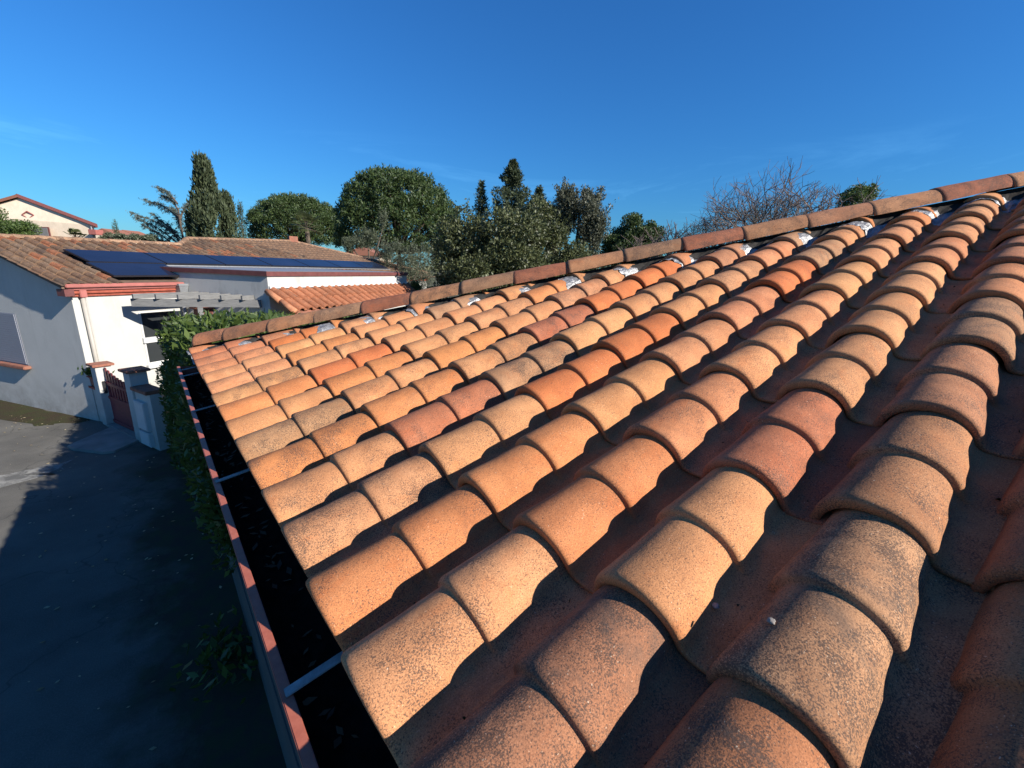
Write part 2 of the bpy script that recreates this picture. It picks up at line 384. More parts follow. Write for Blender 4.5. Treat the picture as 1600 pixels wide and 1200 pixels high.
# deck under the tiles: front face, hipped far face
RX = 5.6   # plan distance from eave to ridge
def under(x, y, dn=-0.075): return Vector((x, y, ZE + x*math.tan(AL) + dn))
roof = MB()
roof.hexa([under(0.05, -8, -.12), under(RX, -8, -.12), under(RX, YC-RX, -.12), under(0.05, YC-0.05, -.12),
           under(0.05, -8), under(RX, -8), under(RX, YC-RX), under(0.05, YC-0.05)])
zr = ZE + RX*math.tan(AL)
roof.prism([(0.05, YC-0.05, ZE-0.06), (2*RX-.05, YC-0.05, ZE-0.06), (RX, YC-RX, zr-0.075)], (0, 0, -0.045))
roof.hexa([(RX, -8, zr-.12), (2*RX, -8, ZE-.12), (2*RX, YC, ZE-.12), (RX, YC-RX, zr-.12), (RX, -8, zr-.075), (2*RX, -8, ZE-.075), (2*RX, YC, ZE-.075), (RX, YC-RX, zr-.075)])
roof = roof.build('roof', M_DECK, house)
wl = MB()
wl.box((0.12, -2.2, 1.33), (0.04, 11.6, 2.66)); wl.box((2*RX-0.3, -2.2, 1.33), (0.04, 11.6, 2.66))
wl.box((RX-0.09, 3.58, 1.33), (2*RX-0.5, 0.04, 2.66))
wl.build('wall', M_RENDER, house)
MB().box((0.075, -2.1, 2.66), (0.03, 11.5, 0.13)).build('fascia_board', simple('dark_fascia', (0.06, 0.045, 0.04), 0.8), house)

PAL = dict(buff=(0.61, 0.288, 0.132), ochre=(0.61, 0.302, 0.138), sand=(0.58, 0.285, 0.138), orange=(0.60, 0.245, 0.096), deep=(0.57, 0.185, 0.066),
           salmon=(0.57, 0.240, 0.116), red=(0.48, 0.178, 0.092), brown=(0.45, 0.212, 0.110), grey=(0.46, 0.255, 0.138), umber=(0.46, 0.195, 0.090))
# tile colours read off the photograph, by column (counted from the eave in front) and course
SPEC = {(1,0):('brown',.95),(1,1):('buff',.18),(1,2):('red',.45),(1,3):('sand',.40),(1,4):('sand',.22),(1,5):('ochre',.3),(1,6):('salmon',.3),
 (2,0):('umber',.9),(2,1):('grey',1.0),(2,2):('brown',.62),(2,3):('brown',.62),(2,4):('grey',.70),(2,5):('salmon',.3),(2,6):('salmon',.35),
 (0,0):('ochre',.55),(0,1):('orange',.06),(0,2):('salmon',.40),(0,3):('buff',.35),(0,4):('buff',.2),(0,5):('ochre',.1),(0,6):('ochre',.15),
 (-1,0):('orange',.40),(-1,1):('orange',.04),(-1,2):('buff',.05),(-1,3):('buff',.30),(-1,4):('salmon',.30),(-1,5):('deep',.22),(-1,6):('grey',.5),
 (-2,0):('sand',.78),(-2,1):('sand',.42),(-2,2):('deep',.04),(-2,3):('deep',.05),(-2,4):('buff',.12),(-2,5):('sand',.55),(-2,6):('salmon',.4),
 (-3,0):('buff',.50),(-3,1):('red',.42),(-3,2):('grey',.80),(-3,3):('ochre',.08),(-3,4):('buff',.15),(-3,5):('sand',.3),
 (-4,0):('orange',.62),(-4,1):('orange',.30),(-4,2):('sand',.72),(-4,3):('red',.70),(-4,4):('deep',.1),(-4,5):('deep',.05),
 (-5,0):('grey',.72),(-5,1):('buff',.35),(-5,2):('orange',.10),(-5,3):('buff',.18),(-5,4):('sand',.55),(-5,5):('sand',.3),
 (-6,0):('buff',.10),(-6,1):('orange',.30),(-6,2):('sand',.35),(-6,3):('sand',.5),(-7,0):('orange',.06),(-7,1):('deep',.05),(-7,2):('buff',.1),(-7,3):('buff',.1),
 (-8,0):('sand',.80),(-8,1):('sand',.70),(-8,2):('buff',.1),(-9,0):('buff',.35),(-9,1):('orange',.3),(-9,2):('buff',.1),(-10,0):('ochre',.04),(-10,1):('ochre',.1),
 (-11,0):('salmon',.55),(-11,1):('deep',.1),(-12,0):('salmon',.40),(-12,1):('salmon',.3),(-13,0):('red',.25),(-13,1):('red',.3),(-14,0):('salmon',.2),
 (3,1):('umber',.7),(3,2):('umber',.5),(3,3):('brown',.6)}  # this column lies in shade, painted here as darker clay and soot
tile_variants = [tile_mesh(i) for i in range(8)]
Rroof = Matrix(((SX.x, 0, NX.x), (SX.y, 1, NX.y), (SX.z, 0, NX.z)))
hipn = Vector((1, 1, 0)).normalized()
for k in range(-14, 11):
    yc = -k*W + 0.086
    smax = (YC - yc + 0.14)/math.cos(AL)
    for jj in range(0, 16):
        s0 = jj*2*L
        if s0 > smax or s0*math.cos(AL) > RX: break
        rnd = random.Random(1000*k+jj)
        cname, soot = SPEC.get((k, jj), (rnd.choice(['buff', 'sand', 'ochre', 'orange', 'salmon', 'buff', 'brown', 'grey', 'sand']), rnd.uniform(0.1, 0.6)))
        me = tile_variants[rnd.randrange(8)]
        loc = roofpt(s0+rnd.uniform(-.005, .005), yc+rnd.uniform(-.004, .004), -0.024+rnd.uniform(0, .0045))
        R = Rroof @ Matrix.Rotation(rnd.uniform(-.013, .013), 3, 'Z') @ Matrix.Rotation(rnd.uniform(-.014, .014), 3, 'X')
        mw = Matrix.Translation(loc) @ R.to_4x4()
        # cut along the hip
        far = s0*math.cos(AL) + 2*L*math.cos(AL) + yc + 0.14
        if far > YC - 0.06:
            bm = bmesh.new(); bm.from_mesh(me); inv = mw.inverted()
            pc = inv @ Vector((0, YC - 0.06 + rnd.uniform(-.012, .012), ZE)); pn = (inv.to_3x3() @ hipn).normalized()
            bmesh.ops.bisect_plane(bm, geom=list(bm.verts)+list(bm.edges)+list(bm.faces), plane_co=pc, plane_no=pn, clear_outer=True)
            if len(bm.faces) < 6: bm.free(); continue
            me2 = bpy.data.meshes.new('cut_tile'); bm.to_mesh(me2); bm.free(); me2.shade_smooth(); me2.materials.append(M_TILE); me = me2
        ob = link('roof_tile', me, None, roof, mw)
        cc = PAL[cname]; j = 0.78*rnd.uniform(.94, 1.06); ob.color = (cc[0]*j, cc[1]*j*rnd.uniform(.97, 1.03), cc[2]*j*rnd.uniform(.95, 1.05), soot*.88)

# hip tiles
HD = Vector((1, -1, math.tan(AL))).normalized(); HS = Vector((1, 1, 0)).normalized(); HN = HD.cross(HS)
if HN.z < 0: HN = -HN
def hip_mesh(seed, first=False):
    r = random.Random(seed); Lh = 0.384; rows = []
    def add(s, r_, dn=0.0, th0=88):
        pr = []
        for i in range(17):
            th = math.radians(-th0+2*th0*i/16); pr.append((s, r_*math.sin(th), r_*0.98*math.cos(th)+dn))
        rows.append(pr)
    if first:
        for q in (1.0, .85, .6, .3, .1, 0): add(0.07*q*q, 0.095*math.sqrt(max(1e-4, 1-q*q)) if q else 0.095, 0) if False else None
        rows.clear(); add(0.075, 0.084, 0); add(0.010, 0.084, 0); add(0.0, 0.088, 0); add(0.006, 0.0955, 0)
    else:
        add(0.06, 0.078); add(0.002, 0.078); add(-0.002, 0.082); add(-0.002, 0.091); add(0.003, 0.0955)
    for q in (0.05, .25, .5, .75, 1.0): add(q*Lh, 0.097-0.013*q, 0)
    add(Lh+0.05, 0.082, -0.002)
    ph = [r.uniform(0, 6) for _ in range(3)]; nv = 17
    v_ = [(s, y+.0012*math.sin(s*14+ph[0]), z+0.0012*math.sin(s*19+y*30+ph[1])) for row in rows for (s, y, z) in row]
    f_ = [[i*nv+k, i*nv+k+1, (i+1)*nv+k+1, (i+1)*nv+k] for i in range(len(rows)-1) for k in range(nv-1)]
    me = bpy.data.meshes.new('hip_tile'); me.from_pydata(v_, [], f_); me.update()
    bm = bmesh.new(); bm.from_mesh(me)
    if sum(f.normal.z for f in bm.faces) < 0: bmesh.ops.reverse_faces(bm, faces=bm.faces)
    bm.to_mesh(me); bm.free(); me.shade_smooth(); me.materials.append(M_TILE); return me
Rhip = Matrix((HD, -HS if HD.cross(-HS).dot(HN) > 0 else HS, HN)).transposed()
hipm = [hip_mesh(i) for i in range(4)]
hipcol = ['salmon', 'brown', 'sand', 'grey', 'red', 'sand', 'grey', 'red', 'sand', 'grey', 'red', 'sand', 'brown', 'sand', 'red', 'sand', 'salmon', 'sand', 'brown', 'sand']
t = 0.072
i = 0
while t < RX - 0.05:
    rnd = random.Random(500+i)
    p0 = Vector((t, YC - t, ZE + t*math.tan(AL) + 0.062+rnd.uniform(-.004, .005)))
    R = Rhip @ Matrix.Rotation(rnd.uniform(-.018, .018), 3, 'Z') @ Matrix.Rotation(-0.022+rnd.uniform(-.012, .012), 3, 'Y') @ Matrix.Rotation(rnd.uniform(-.05, .05), 3, 'X')
    ob = link('hip_tile', hipm[i % 4], None, roof, Matrix.Translation(p0) @ R.to_4x4())
    c_ = PAL[hipcol[i % len(hipcol)]]; j = .84*rnd.uniform(.85, 1.05); ob.color = (c_[0]*j*.92, c_[1]*j*.94, c_[2]*j, rnd.uniform(.45, .95))
    t = 0.255 if i == 0 else t + 0.265
    i += 1
# mortar bed under the hip tiles, coloured dark to paint in the gap's shade, closed at the eave end
mb = MB()
pts = [Vector((q, YC-q, ZE+q*math.tan(AL)+0.045)) for q in (0.0, RX)]
mb.hexa([pts[0]-HS*.045-HN*.12, pts[0]+HS*.045-HN*.12, pts[1]+HS*.045-HN*.12, pts[1]-HS*.045-HN*.12, pts[0]-HS*.03+HN*.015, pts[0]+HS*.03+HN*.015, pts[1]+HS*.03+HN*.015, pts[1]-HS*.03+HN*.015])
mb.build('hip_bed', M_ROLL, roof)
# first hip tile is closed by a rounded clay end
ec = MB(); p0 = Vector((0.074, YC-0.074, ZE+0.074*math.tan(AL)+0.062)); rings = []
for a in range(6):
    ph = a/5*math.pi/2; rings.append([p0 - HD*0.045*math.sin(ph) + (HS*math.sin(th)+HN*math.cos(th))*0.0945*math.cos(ph) for th in [math.radians(-92+184*q/12) for q in range(13)]])
for a in range(5):
    for q in range(12): ec.poly([rings[a][q], rings[a][q+1], rings[a+1][q+1], rings[a+1][q]])
o_ = ec.build('hip_end_cap', M_TILE, roof, smooth=True); o_.color = (0.42, 0.22, 0.125, 0.5)

# crinkled flashing tucked under the hip tiles, dressed down into each channel
def wave(y, sc=0.93):
    d = (y - 0.086 + W*50.5) % W - W/2
    d = abs(d); r = 0.101*sc
    if d < 0.97*r: return -0.021 + 0.92*math.sqrt(r*r-d*d)
    return -0.021 + 0.02*max(0, (0.104-d)/0.02)*0.5
fr = random.Random(3)
for k in range(-15, 6):
    ych = -k*W + 0.086 - W/2          # centre of the channel on the near side of this column
    v_ = []; nu, nq = 19, 8
    jag = [fr.uniform(-.022, .022) for _ in range(nu)]
    for a in range(nu):
        y0 = ych + (a/(nu-1)-0.5)*W*1.05; t0 = YC - y0
        e = abs(a/(nu-1)-0.5)*2
        reach = 0.26 - 0.10*e + jag[a]*0.8
        for q in range(nq):
            f = q/(nq-1); d = 0.035 + (reach-0.035)*f
            # move straight down the slope (towards the eave) from the hip line
            x = t0 - d*1.20; y = y0
            hgt = (1-f)**1.3*0.050 + (1-(1-f)**1.3)*(wave(y)+0.004+0.010*(1-f)) + fr.uniform(-.004, .004)
            if x < -0.02: x = -0.02
            v_.append(roofpt(x/math.cos(AL), y, hgt))
    for nm, q0, q1, mt in (('ridge_roll', 0, 3, M_ROLL), ('flashing', 3, nq-1, M_FLASH)):
        f_ = [[a*nq+q, (a+1)*nq+q, (a+1)*nq+q+1, a*nq+q+1] for a in range(nu-1) for q in range(q0, q1)]
        me = bpy.data.meshes.new(nm); me.from_pydata([tuple(q) for q in v_], [], f_); me.update(); me.shade_flat()
        bm = bmesh.new(); bm.from_mesh(me); bmesh.ops.delete(bm, geom=[x for x in bm.verts if not x.link_faces], context='VERTS'); bm.to_mesh(me); bm.free()
        link(nm, me, mt, roof)

# dabs of mortar and crumbs of dirt lying on the tiles
for (px, py, hgt, sz) in ((1205, 970, 0.068, .0055), (1118, 946, 0.004, .006), (1266, 862, 0.004, .005), (1050, 985, -.004, .005)):
    d_ = at(px, py, 1.0)-CAM; P0 = roofpt(0, 0, hgt); tt = (P0-CAM).dot(NX)/d_.dot(NX); q = CAM+d_*tt
    bm = bmesh.new(); bmesh.ops.create_icosphere(bm, subdivisions=3, radius=sz)
    for v in bm.verts: v.co = Vector((v.co.x*random.uniform(.8, 1.3), v.co.y*random.uniform(.8, 1.3), v.co.z*random.uniform(.35, .6)))
    me = bpy.data.meshes.new('mortar_dab'); bm.to_mesh(me); bm.free(); me.shade_smooth(); link('mortar_dab', me, M_MORTAR, roof, Matrix.Translation(q) @ Rroof.to_4x4())
cr_v = []; cr_f = []
for i in range(700):
    k = random.randrange(-13, 5); yy = -k*W + 0.086 - random.uniform(.115, .15); smx = (YC-yy-.25)/math.cos(AL); ss = random.random()**1.2*smx
    q = roofpt(ss, yy, -0.020+0.010*(1-(ss % (2*L))/(2*L))+.003); sz = random.uniform(.0012, .0045); o = len(cr_v)
    for a in range(4): cr_v.append(tuple(q+Vector((random.uniform(-1, 1), random.uniform(-1, 1), random.uniform(-.3, .8)))*sz*1.4))
    cr_f += [[o, o+1, o+2], [o, o+2, o+3], [o, o+3, o+1], [o+1, o+3, o+2]]
ob = link('roof_crumbs', np_mesh('roof_crumbs', np.array(cr_v), np.array(cr_f)), M_SOIL, roof); ob['kind'] = 'stuff'

# gutter: half-round lacquered trough with a flat rolled rim
gz = 2.725; gy0, gy1 = -6.0, 3.70
gm = MB(); GR = 0.080; gcx = -0.022
arc = [(gcx-GR*math.cos(math.pi*i/14), gz-0.004-GR*1.05*math.sin(math.pi*i/14)) for i in range(15)]
for i in range(14):
    (x0, z0), (x1, z1) = arc[i], arc[i+1]
    gm.poly([(x0, gy0, z0), (x1, gy0, z1), (x1, gy1, z1), (x0, gy1, z0)])
gm.poly([(x, gy1, z) for x, z in arc])
gut = gm.build('gutter', M_GUTTER, house, smooth=True)
MB().box((gcx-GR-0.001, (gy0+gy1)/2, gz-.003), (0.021, gy1-gy0, 0.010)).build('rim', M_GUTTER, gut, bevel=0.002)
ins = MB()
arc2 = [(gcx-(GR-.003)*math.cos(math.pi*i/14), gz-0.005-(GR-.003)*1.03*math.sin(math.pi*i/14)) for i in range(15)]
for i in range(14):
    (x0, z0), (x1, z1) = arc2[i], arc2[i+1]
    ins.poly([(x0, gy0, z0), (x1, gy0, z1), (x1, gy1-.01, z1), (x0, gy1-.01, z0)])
ins.build('shade_dark_silt', M_GUTTER_IN, gut, smooth=True)
for y in (-0.75, 0.26, 1.345, 2.36, 3.30, 3.52):
    R_ = Matrix.Rotation(-0.16, 3, 'Y'); MB().box((-0.028, y, gz+.016), (0.158, 0.022, 0.004), R_).build('strap', M_STEEL, gut, bevel=0.001)
tag(MB().box((0.20, 4.9, 0.32), (0.22, 7.6, 0.64)).build('garden_wall', M_RENDER, bevel=0.01), 'low grey rendered wall running along the shaded lane under the gutter', 'wall')

gv = []; gf = []
for i in range(170):
    y = random.uniform(-.6, 3.6); x = gcx+random.gauss(0, .022); z = gz-.005-math.sqrt(max(0, (GR-.003)**2-(x-gcx)**2))*1.03+.004; th = random.uniform(0, 6.28); l = random.uniform(.006, .022); o = len(gv)
    d_ = Vector((math.cos(th), math.sin(th), random.uniform(-.2, .5)))*l; e_ = Vector((-math.sin(th), math.cos(th), random.uniform(-.3, .3)))*l*.4; q = Vector((x, y, z+l*.3))
    gv += [tuple(q-d_), tuple(q+e_), tuple(q+d_), tuple(q-e_)]; gf.append([o, o+1, o+2, o+3])
ob = link('gutter_leaves', np_mesh('gutter_leaves', np.array(gv), np.array(gf)), leafmat('wet_dead_leaf', (0.05, 0.035, 0.02), (0.14, 0.10, 0.05), 0.1, 0.8), gut); ob['kind'] = 'stuff'

# ------------------------------------------------------------------ the white house across the lane
HB = Vector((-1.44, 12.14, 0)); HU = Vector((.8505, .526, 0)); HV = Vector((-.526, .8505, 0)); SL = 0.30
def H(a, c, z): return HB + HU*a + HV*c + Vector((0, 0, z))
def hbox(mb, a0, a1, c0, c1, z0, z1):
    return mb.hexa([H(a0, c0, z0), H(a1, c0, z0), H(a1, c1, z0), H(a0, c1, z0), H(a0, c0, z1), H(a1, c0, z1), H(a1, c1, z1), H(a0, c1, z1)])
def rz(c): return 2.98 + SL*(c+0.15)
def hpt(a, c, n=0): return H(a, c, rz(c)) + (Vector((0, 0, 1))-HV*SL).normalized()*n
nh = thing('white_house', H(3, 2, 0), 'white rendered house across the lane with brown tile roof and solar panels', 'house')
# walls
mb = MB()
mb.prism([H(0, 0, 0), H(0, 0, rz(0)-.09), H(0, 2.9, rz(2.9)-.09), H(0, 6.0, rz(-.2)-.09), H(0, 6.0, 0)], HU*0.25)
mb.build('gable_wall', M_CREAM, nh)
hbox(MB(), 0.252, 2.23, 0.0, 0.25, 0, 2.90).build('front_wall', M_CREAM, nh)
hbox(MB(), 8.2, 15.3, 0.45, 0.7, 0, 2.95).build('end_wall', M_CREAM, nh)
hbox(MB(), 2.232, 8.1, -2.83, 0.9, 0, 3.205).build('flat_roofed_wing', M_PARAPET, nh)
cap = MB(); hbox(cap, 2.19, 8.14, -2.87, 1.0, 3.207, 3.31); cap.build('brown_capping', M_BROWN, nh)
hbox(MB(), 2.30, 8.03, -2.75, 0.95, 3.312, 3.318).build('zinc_flat_roof', M_ZINC, nh)
# roof body: one front pitch with stepped top line, back pitches falling away
top = [(-0.18, 2.85), (4.5, 3.1), (5.35, 3.87), (10.7, 4.75), (15.8, 0.55)]
rb = MB()
fl = [hpt(-0.18, -0.15, -.06), hpt(2.23, -0.15, -.06), hpt(2.23, 1.0, -.06), hpt(8.1, 1.0, -.06), hpt(8.1, 0.2, -.06), hpt(15.8, 0.2, -.06)] + [hpt(a, c, -.06) for a, c in top[::-1]]
rb.prism(fl, (0, 0, -0.05))
bk = [H(-0.15, 6.1, 2.9), H(5, 7.5, 3.0), H(10.7, 9.5, 3.0), H(17, 7.5, 2.9)]
tp = [hpt(a, c, -.06) for a, c in top]
for q in ((tp[0], tp[1], bk[1], bk[0]), (tp[1], tp[2], bk[1]), (tp[2], tp[3], bk[2], bk[1]), (tp[3], tp[4], bk[3], bk[2])): rb.poly(q)
nroof = rb.build('roof', simple('roof_underlay', (0.13, 0.085, 0.06), 0.95, 0.3), nh)
# tiles
def small_tile(Lt, Wt, seg=7):
    v_ = []; rows = []
    for s, sc, dz in ((0.0, .80, .0), (0.0, 1.0, .012), (Lt*.5, .93, .006), (Lt+.02, .85, 0.0)):
        r = Wt*0.34*sc; row = [(-Wt/2, 0.002)]
        for i in range(seg+1):
            th = math.radians(-82+164*i/seg); row.append((r*math.sin(th), r*math.cos(th)))
        row.append((Wt/2, 0.0)); rows.append([(s, y, z+dz) for y, z in row])
    nv = len(rows[0]); v_ = [q for r_ in rows for q in r_]
    f_ = [[i*nv+k, (i+1)*nv+k, (i+1)*nv+k+1, i*nv+k+1] for i in range(3) for k in range(nv-1)]
    return v_, f_
Lt, Wt = 0.33, 0.225
tv, tf = small_tile(Lt, Wt)
me_small = bpy.data.meshes.new('weathered_tile'); me_small.from_pydata(tv, [], [q[::-1] for q in tf]); me_small.update(); me_small.materials.append(M_TILE_FAR)
SV = (HV + Vector((0, 0, SL))).normalized(); SN = (Vector((0, 0, 1))-HV*SL).normalized()
Rn = Matrix((SV, -HU, SN)).transposed()
def topline(a):
    for (a0, c0), (a1, c1) in zip(top[:-1], top[1:]):
        if a0 <= a <= a1: return c0+(c1-c0)*(a-a0)/(a1-a0)
    return -9
fine, rest_v, rest_f = 0, [], []
TV = np.array(tv); TF = np.array([q[::-1] for q in tf])
TCOL = [(0.16, 0.098, 0.064), (0.20, 0.132, 0.086), (0.12, 0.083, 0.060), (0.21, 0.147, 0.10), (0.17, 0.105, 0.066), (0.30, 0.125, 0.065)]
cands = []
a = -0.09
while a < 15.6:
    sc0 = 0.0
    for i in range(20):
        c0 = -0.19 + i*Lt*math.cos(math.atan(SL))
        if 2.2 < a < 8.2 and c0 < 0.75: continue
        if a >= 8.2 and c0 < 0.15: continue
        if c0 + 0.2 > topline(a): break
        # beneath the solar panels only the deck remains
        if 1.02 < a < 12.3 and 0.95 < c0 < 1.62: continue
        if 1.02 < a < 2.2 and c0 < 1.62: continue
        cands.append((a, c0))
    a += Wt
cands.sort(key=lambda q: (H(q[0], q[1], 3)-CAM).length)
for i, (a, c0) in enumerate(cands):
    rnd = random.Random(i)
    mw = Matrix.Translation(hpt(a+rnd.uniform(-.008, .008), c0, -.045)) @ (Rn @ Matrix.Rotation(rnd.uniform(-.02, .02), 3, 'Z')).to_4x4()
    if i < 290:
        ob = link('roof_tile', me_small, None, nroof, mw); cc = TCOL[rnd.randrange(5) if rnd.random() < .9 else 5]; ob.color = (*cc, rnd.uniform(.3, .9))
    else:
        A = np.array(mw); P = TV @ A[:3, :3].T + A[:3, 3]; rest_f.append(TF+len(rest_v)*len(TV)); rest_v.append(P)
if rest_v:
    me = np_mesh('far_roof_tiles', np.concatenate(rest_v), np.concatenate(rest_f)); ob = link('far_roof_tiles', me, M_TILE_FAR, nroof); ob['kind'] = 'stuff'; ob.color = (0.19, 0.12, 0.078, 0.7)
# ridge and hip caps
def cap_run(p, q, name, cc, parent=None, r=0.085, step=0.38):
    d = (q-p); nseg = max(1, int(d.length/step)); d = d/nseg; side = d.cross(Vector((0, 0, 1))).normalized(); up = side.cross(d).normalized()
    for i in range(nseg):
        m_ = MB(); a0 = p+d*i; a1 = p+d*(i+1.06); loops = []
        for pp, rr in ((a0, r*0.86), (a0, r*1.04), (a1, r*0.9)):
            loops.append([pp+(side*math.sin(th)+up*math.cos(th))*rr for th in [math.radians(-90+180*x/8) for x in range(9)]])
        for b in range(2):
            for x in range(8): m_.poly([loops[b][x], loops[b][x+1], loops[b+1][x+1], loops[b+1][x]])
        ob = m_.build(name, M_TILE_FAR, parent or nroof, smooth=False); j = random.uniform(.8, 1.15); ob.color = (cc[0]*j, cc[1]*j, cc[2]*j, random.uniform(.3, .8))
for (a0, c0), (a1, c1) in zip(top[:-1], top[1:]): cap_run(hpt(a0, c0, -.03), hpt(a1, c1, -.03), 'ridge_tile', (0.31, 0.20, 0.13))
# chimney-like end block on the back ridge
MB().box(hpt(10.75, 4.75, 0.05), (0.35, 0.35, 0.30)).build('ridge_end_block', M_COPING, nh)
# cornice: two courses of brick genoise and a lacquered gutter above
for z0, z1, pr, mt, nm in ((2.70, 2.755, .05, M_GENOISE, 'genoise_course'), (2.762, 2.83, .10, M_GENOISE, 'genoise_course'), (2.837, 2.885, .14, M_PINKTRIM, 'gutter_back'), (2.89, 2.965, .20, M_PINKTRIM, 'eaves_gutter')):
    m_ = MB(); hbox(m_, -pr*.7, 2.14+pr*.2, -pr, -0.003, z0, z1); m_.build(nm, mt, nh, bevel=0.012)
for z0, z1, pr in ((2.80, 2.87, .05), (2.88, 2.95, .10), (2.96, 3.03, .16)):
    m_ = MB(); hbox(m_, 8.2, 15.3+pr, 0.448-pr, 0.446, z0, z1); m_.build('genoise_course', M_GENOISE, nh, bevel=0.01)
hbox(MB(), -0.16, -0.003, -0.15, 0.10, 2.72, 2.86).build('verge_corbel', M_BROWN, nh)
# downpipe with a pink elbow
MB().tube([H(.16, -.06, 2.70), H(.16, -.06, 0.05)], 0.04, 10).build('downpipe', M_CREAMPIPE, nh, smooth=True)
hbox(MB(), 0.10, 0.22, -.125, -.004, 2.685, 2.86).build('gutter_outlet', M_PINKTRIM, nh, bevel=0.01)
# rainwater hopper in the inner corner
hp = MB(); hp.hexa([H(2.06, -.20, 2.62), H(2.20, -.20, 2.62), H(2.20, -.06, 2.62), H(2.06, -.06, 2.62), H(2.00, -.26, 2.88), H(2.225, -.26, 2.88), H(2.225, -.025, 2.88), H(2.00, -.025, 2.88)])
hbox(hp, 1.99, 2.228, -.27, -.02, 2.882, 2.93); hp.build('rainwater_hopper', M_ZINC, nh)
MB().tube([H(2.13, -.13, 2.63), H(2.13, -.13, 0.1)], 0.045, 10).build('downpipe', M_ZINC, nh, smooth=True)
# front window: two panes, white rails
wn_ = hbox(MB(), 1.16, 2.0, -0.012, -0.004, 1.02, 2.30).build('window', M_WHITE, nh)
hbox(MB(), 1.20, 1.96, -0.022, -0.014, 1.70, 2.27).build('pane', M_GLASS, wn_); hbox(MB(), 1.20, 1.96, -0.022, -0.014, 1.10, 1.56).build('pane', M_GLASS, wn_)
hbox(MB(), 1.14, 2.02, -0.06, -0.003, 1.57, 1.69).build('rail', M_WHITE, wn_); hbox(MB(), 1.12, 2.04, -0.08, -0.003, 0.96, 1.04).build('sill', M_WHITE, wn_)
# gable window with its roller shutter down
gw = MB(); 
gw.hexa([H(-.012, 2.12, 1.06), H(-.004, 2.12, 1.06), H(-.004, 3.25, 1.06), H(-.012, 3.25, 1.06), H(-.012, 2.12, 2.22), H(-.004, 2.12, 2.22), H(-.004, 3.25, 2.22), H(-.012, 3.25, 2.22)])
gwo = gw.build('window', M_SHUTTER, nh)
for i in range(22):
    z = 1.075+i*0.0515; m_ = MB(); hbox(m_, -.026, -.013, 2.15, 3.22, z, z+0.0495); m_.build('shutter_slat', M_SHUTTER, gwo)
m_ = MB(); hbox(m_, -.14, -.003, 2.02, 3.36, 0.97, 1.045); m_.build('sill', M_COPING, gwo, bevel=0.012)
# glazed door in the side of the wing
dw = MB(); dw.hexa([H(2.222, -2.05, .1), H(2.23, -2.05, .1), H(2.23, -1.1, .1), H(2.222, -1.1, .1), H(2.222, -2.05, 2.30), H(2.23, -2.05, 2.30), H(2.23, -1.1, 2.30), H(2.222, -1.1, 2.30)])
dwo = dw.build('door', M_WHITE, nh)
for c0, c1 in ((-1.98, -1.62), (-1.52, -1.17)):
    m_ = MB(); hbox(m_, 2.21, 2.22, c0, c1, .5, 2.22); m_.build('pane', M_GLASS, dwo)
# tiled porch roof along the front of the wing
pz0, pz1, pv0, pv1 = 2.90, 2.47, -2.835, -3.62
pr = MB(); pr.hexa([H(2.15, pv1, pz1-.10), H(8.3, pv1, pz1-.10), H(8.3, pv0, pz0-.10), H(2.15, pv0, pz0-.10), H(2.15, pv1, pz1-.03), H(8.3, pv1, pz1-.03), H(8.3, pv0, pz0-.03), H(2.15, pv0, pz0-.03)])
porch = pr.build('porch_roof', M_COPING, nh)
hbox(MB(), 2.35, 8.2, pv1+.05, pv1+.16, 2.22, 2.375).build('porch_beam', M_CREAM, nh)
for a in (2.4, 5.2, 8.0): hbox(MB(), a, a+.24, pv1+.052, pv1+.158, 0, 2.218).build('porch_post', M_CREAM, nh)
hbox(MB(), 2.24, 8.1, -2.875, -2.833, 2.93, 2.98).build('flashing_band', M_WHITE, nh)
PS = (H(0, pv0, pz0)-H(0, pv1, pz1)); plen = PS.length; PS.normalize(); PN = PS.cross(-HU)
if PN.z < 0: PN = -PN
Rp = Matrix((PS, -HU, PN)).transposed()
pv_, pf_ = small_tile(plen/2, 0.262, 10); me_p = bpy.data.meshes.new('porch_tile'); me_p.from_pydata(pv_, [], [q[::-1] for q in pf_]); me_p.update(); me_p.materials.append(M_TILE_FAR)
for i in range(23):
    for j in range(2):
        rnd = random.Random(i*7+j); ob = link('porch_tile', me_p, None, porch, Matrix.Translation(H(2.33+i*0.262, pv1-.03, pz1-.012)+PS*(j*plen/2)) @ Rp.to_4x4())
        k_ = rnd.uniform(.85, 1.1); ob.color = (0.37*k_, 0.150*k_, 0.078*k_, rnd.uniform(.1, .5))
for j in range(2):
    m_ = MB(); m_.tube([H(2.14, pv1-.03, pz1-.02)+PS*(j*plen/2), H(2.14, pv1-.03, pz1-.02)+PS*((j+1)*plen/2)], [.075, .06], 10); ob = m_.build('verge_tile', M_TILE_FAR, porch, smooth=True); ob.color = (0.48, 0.22, 0.12, .3)
# low porch wall with coping
lw = thing('porch_pier', H(2.0, -3.8, 0), 'short white pier with red coping in front of the tiled porch roof', 'pier')
hbox(MB(), 1.86, 2.38, -3.95, -3.75, 0, 2.20).build('shaft', M_CREAM, lw); hbox(MB(), 1.78, 2.42, -4.02, -3.70, 2.203, 2.26).build('coping', M_GENOISE, lw, bevel=0.008)

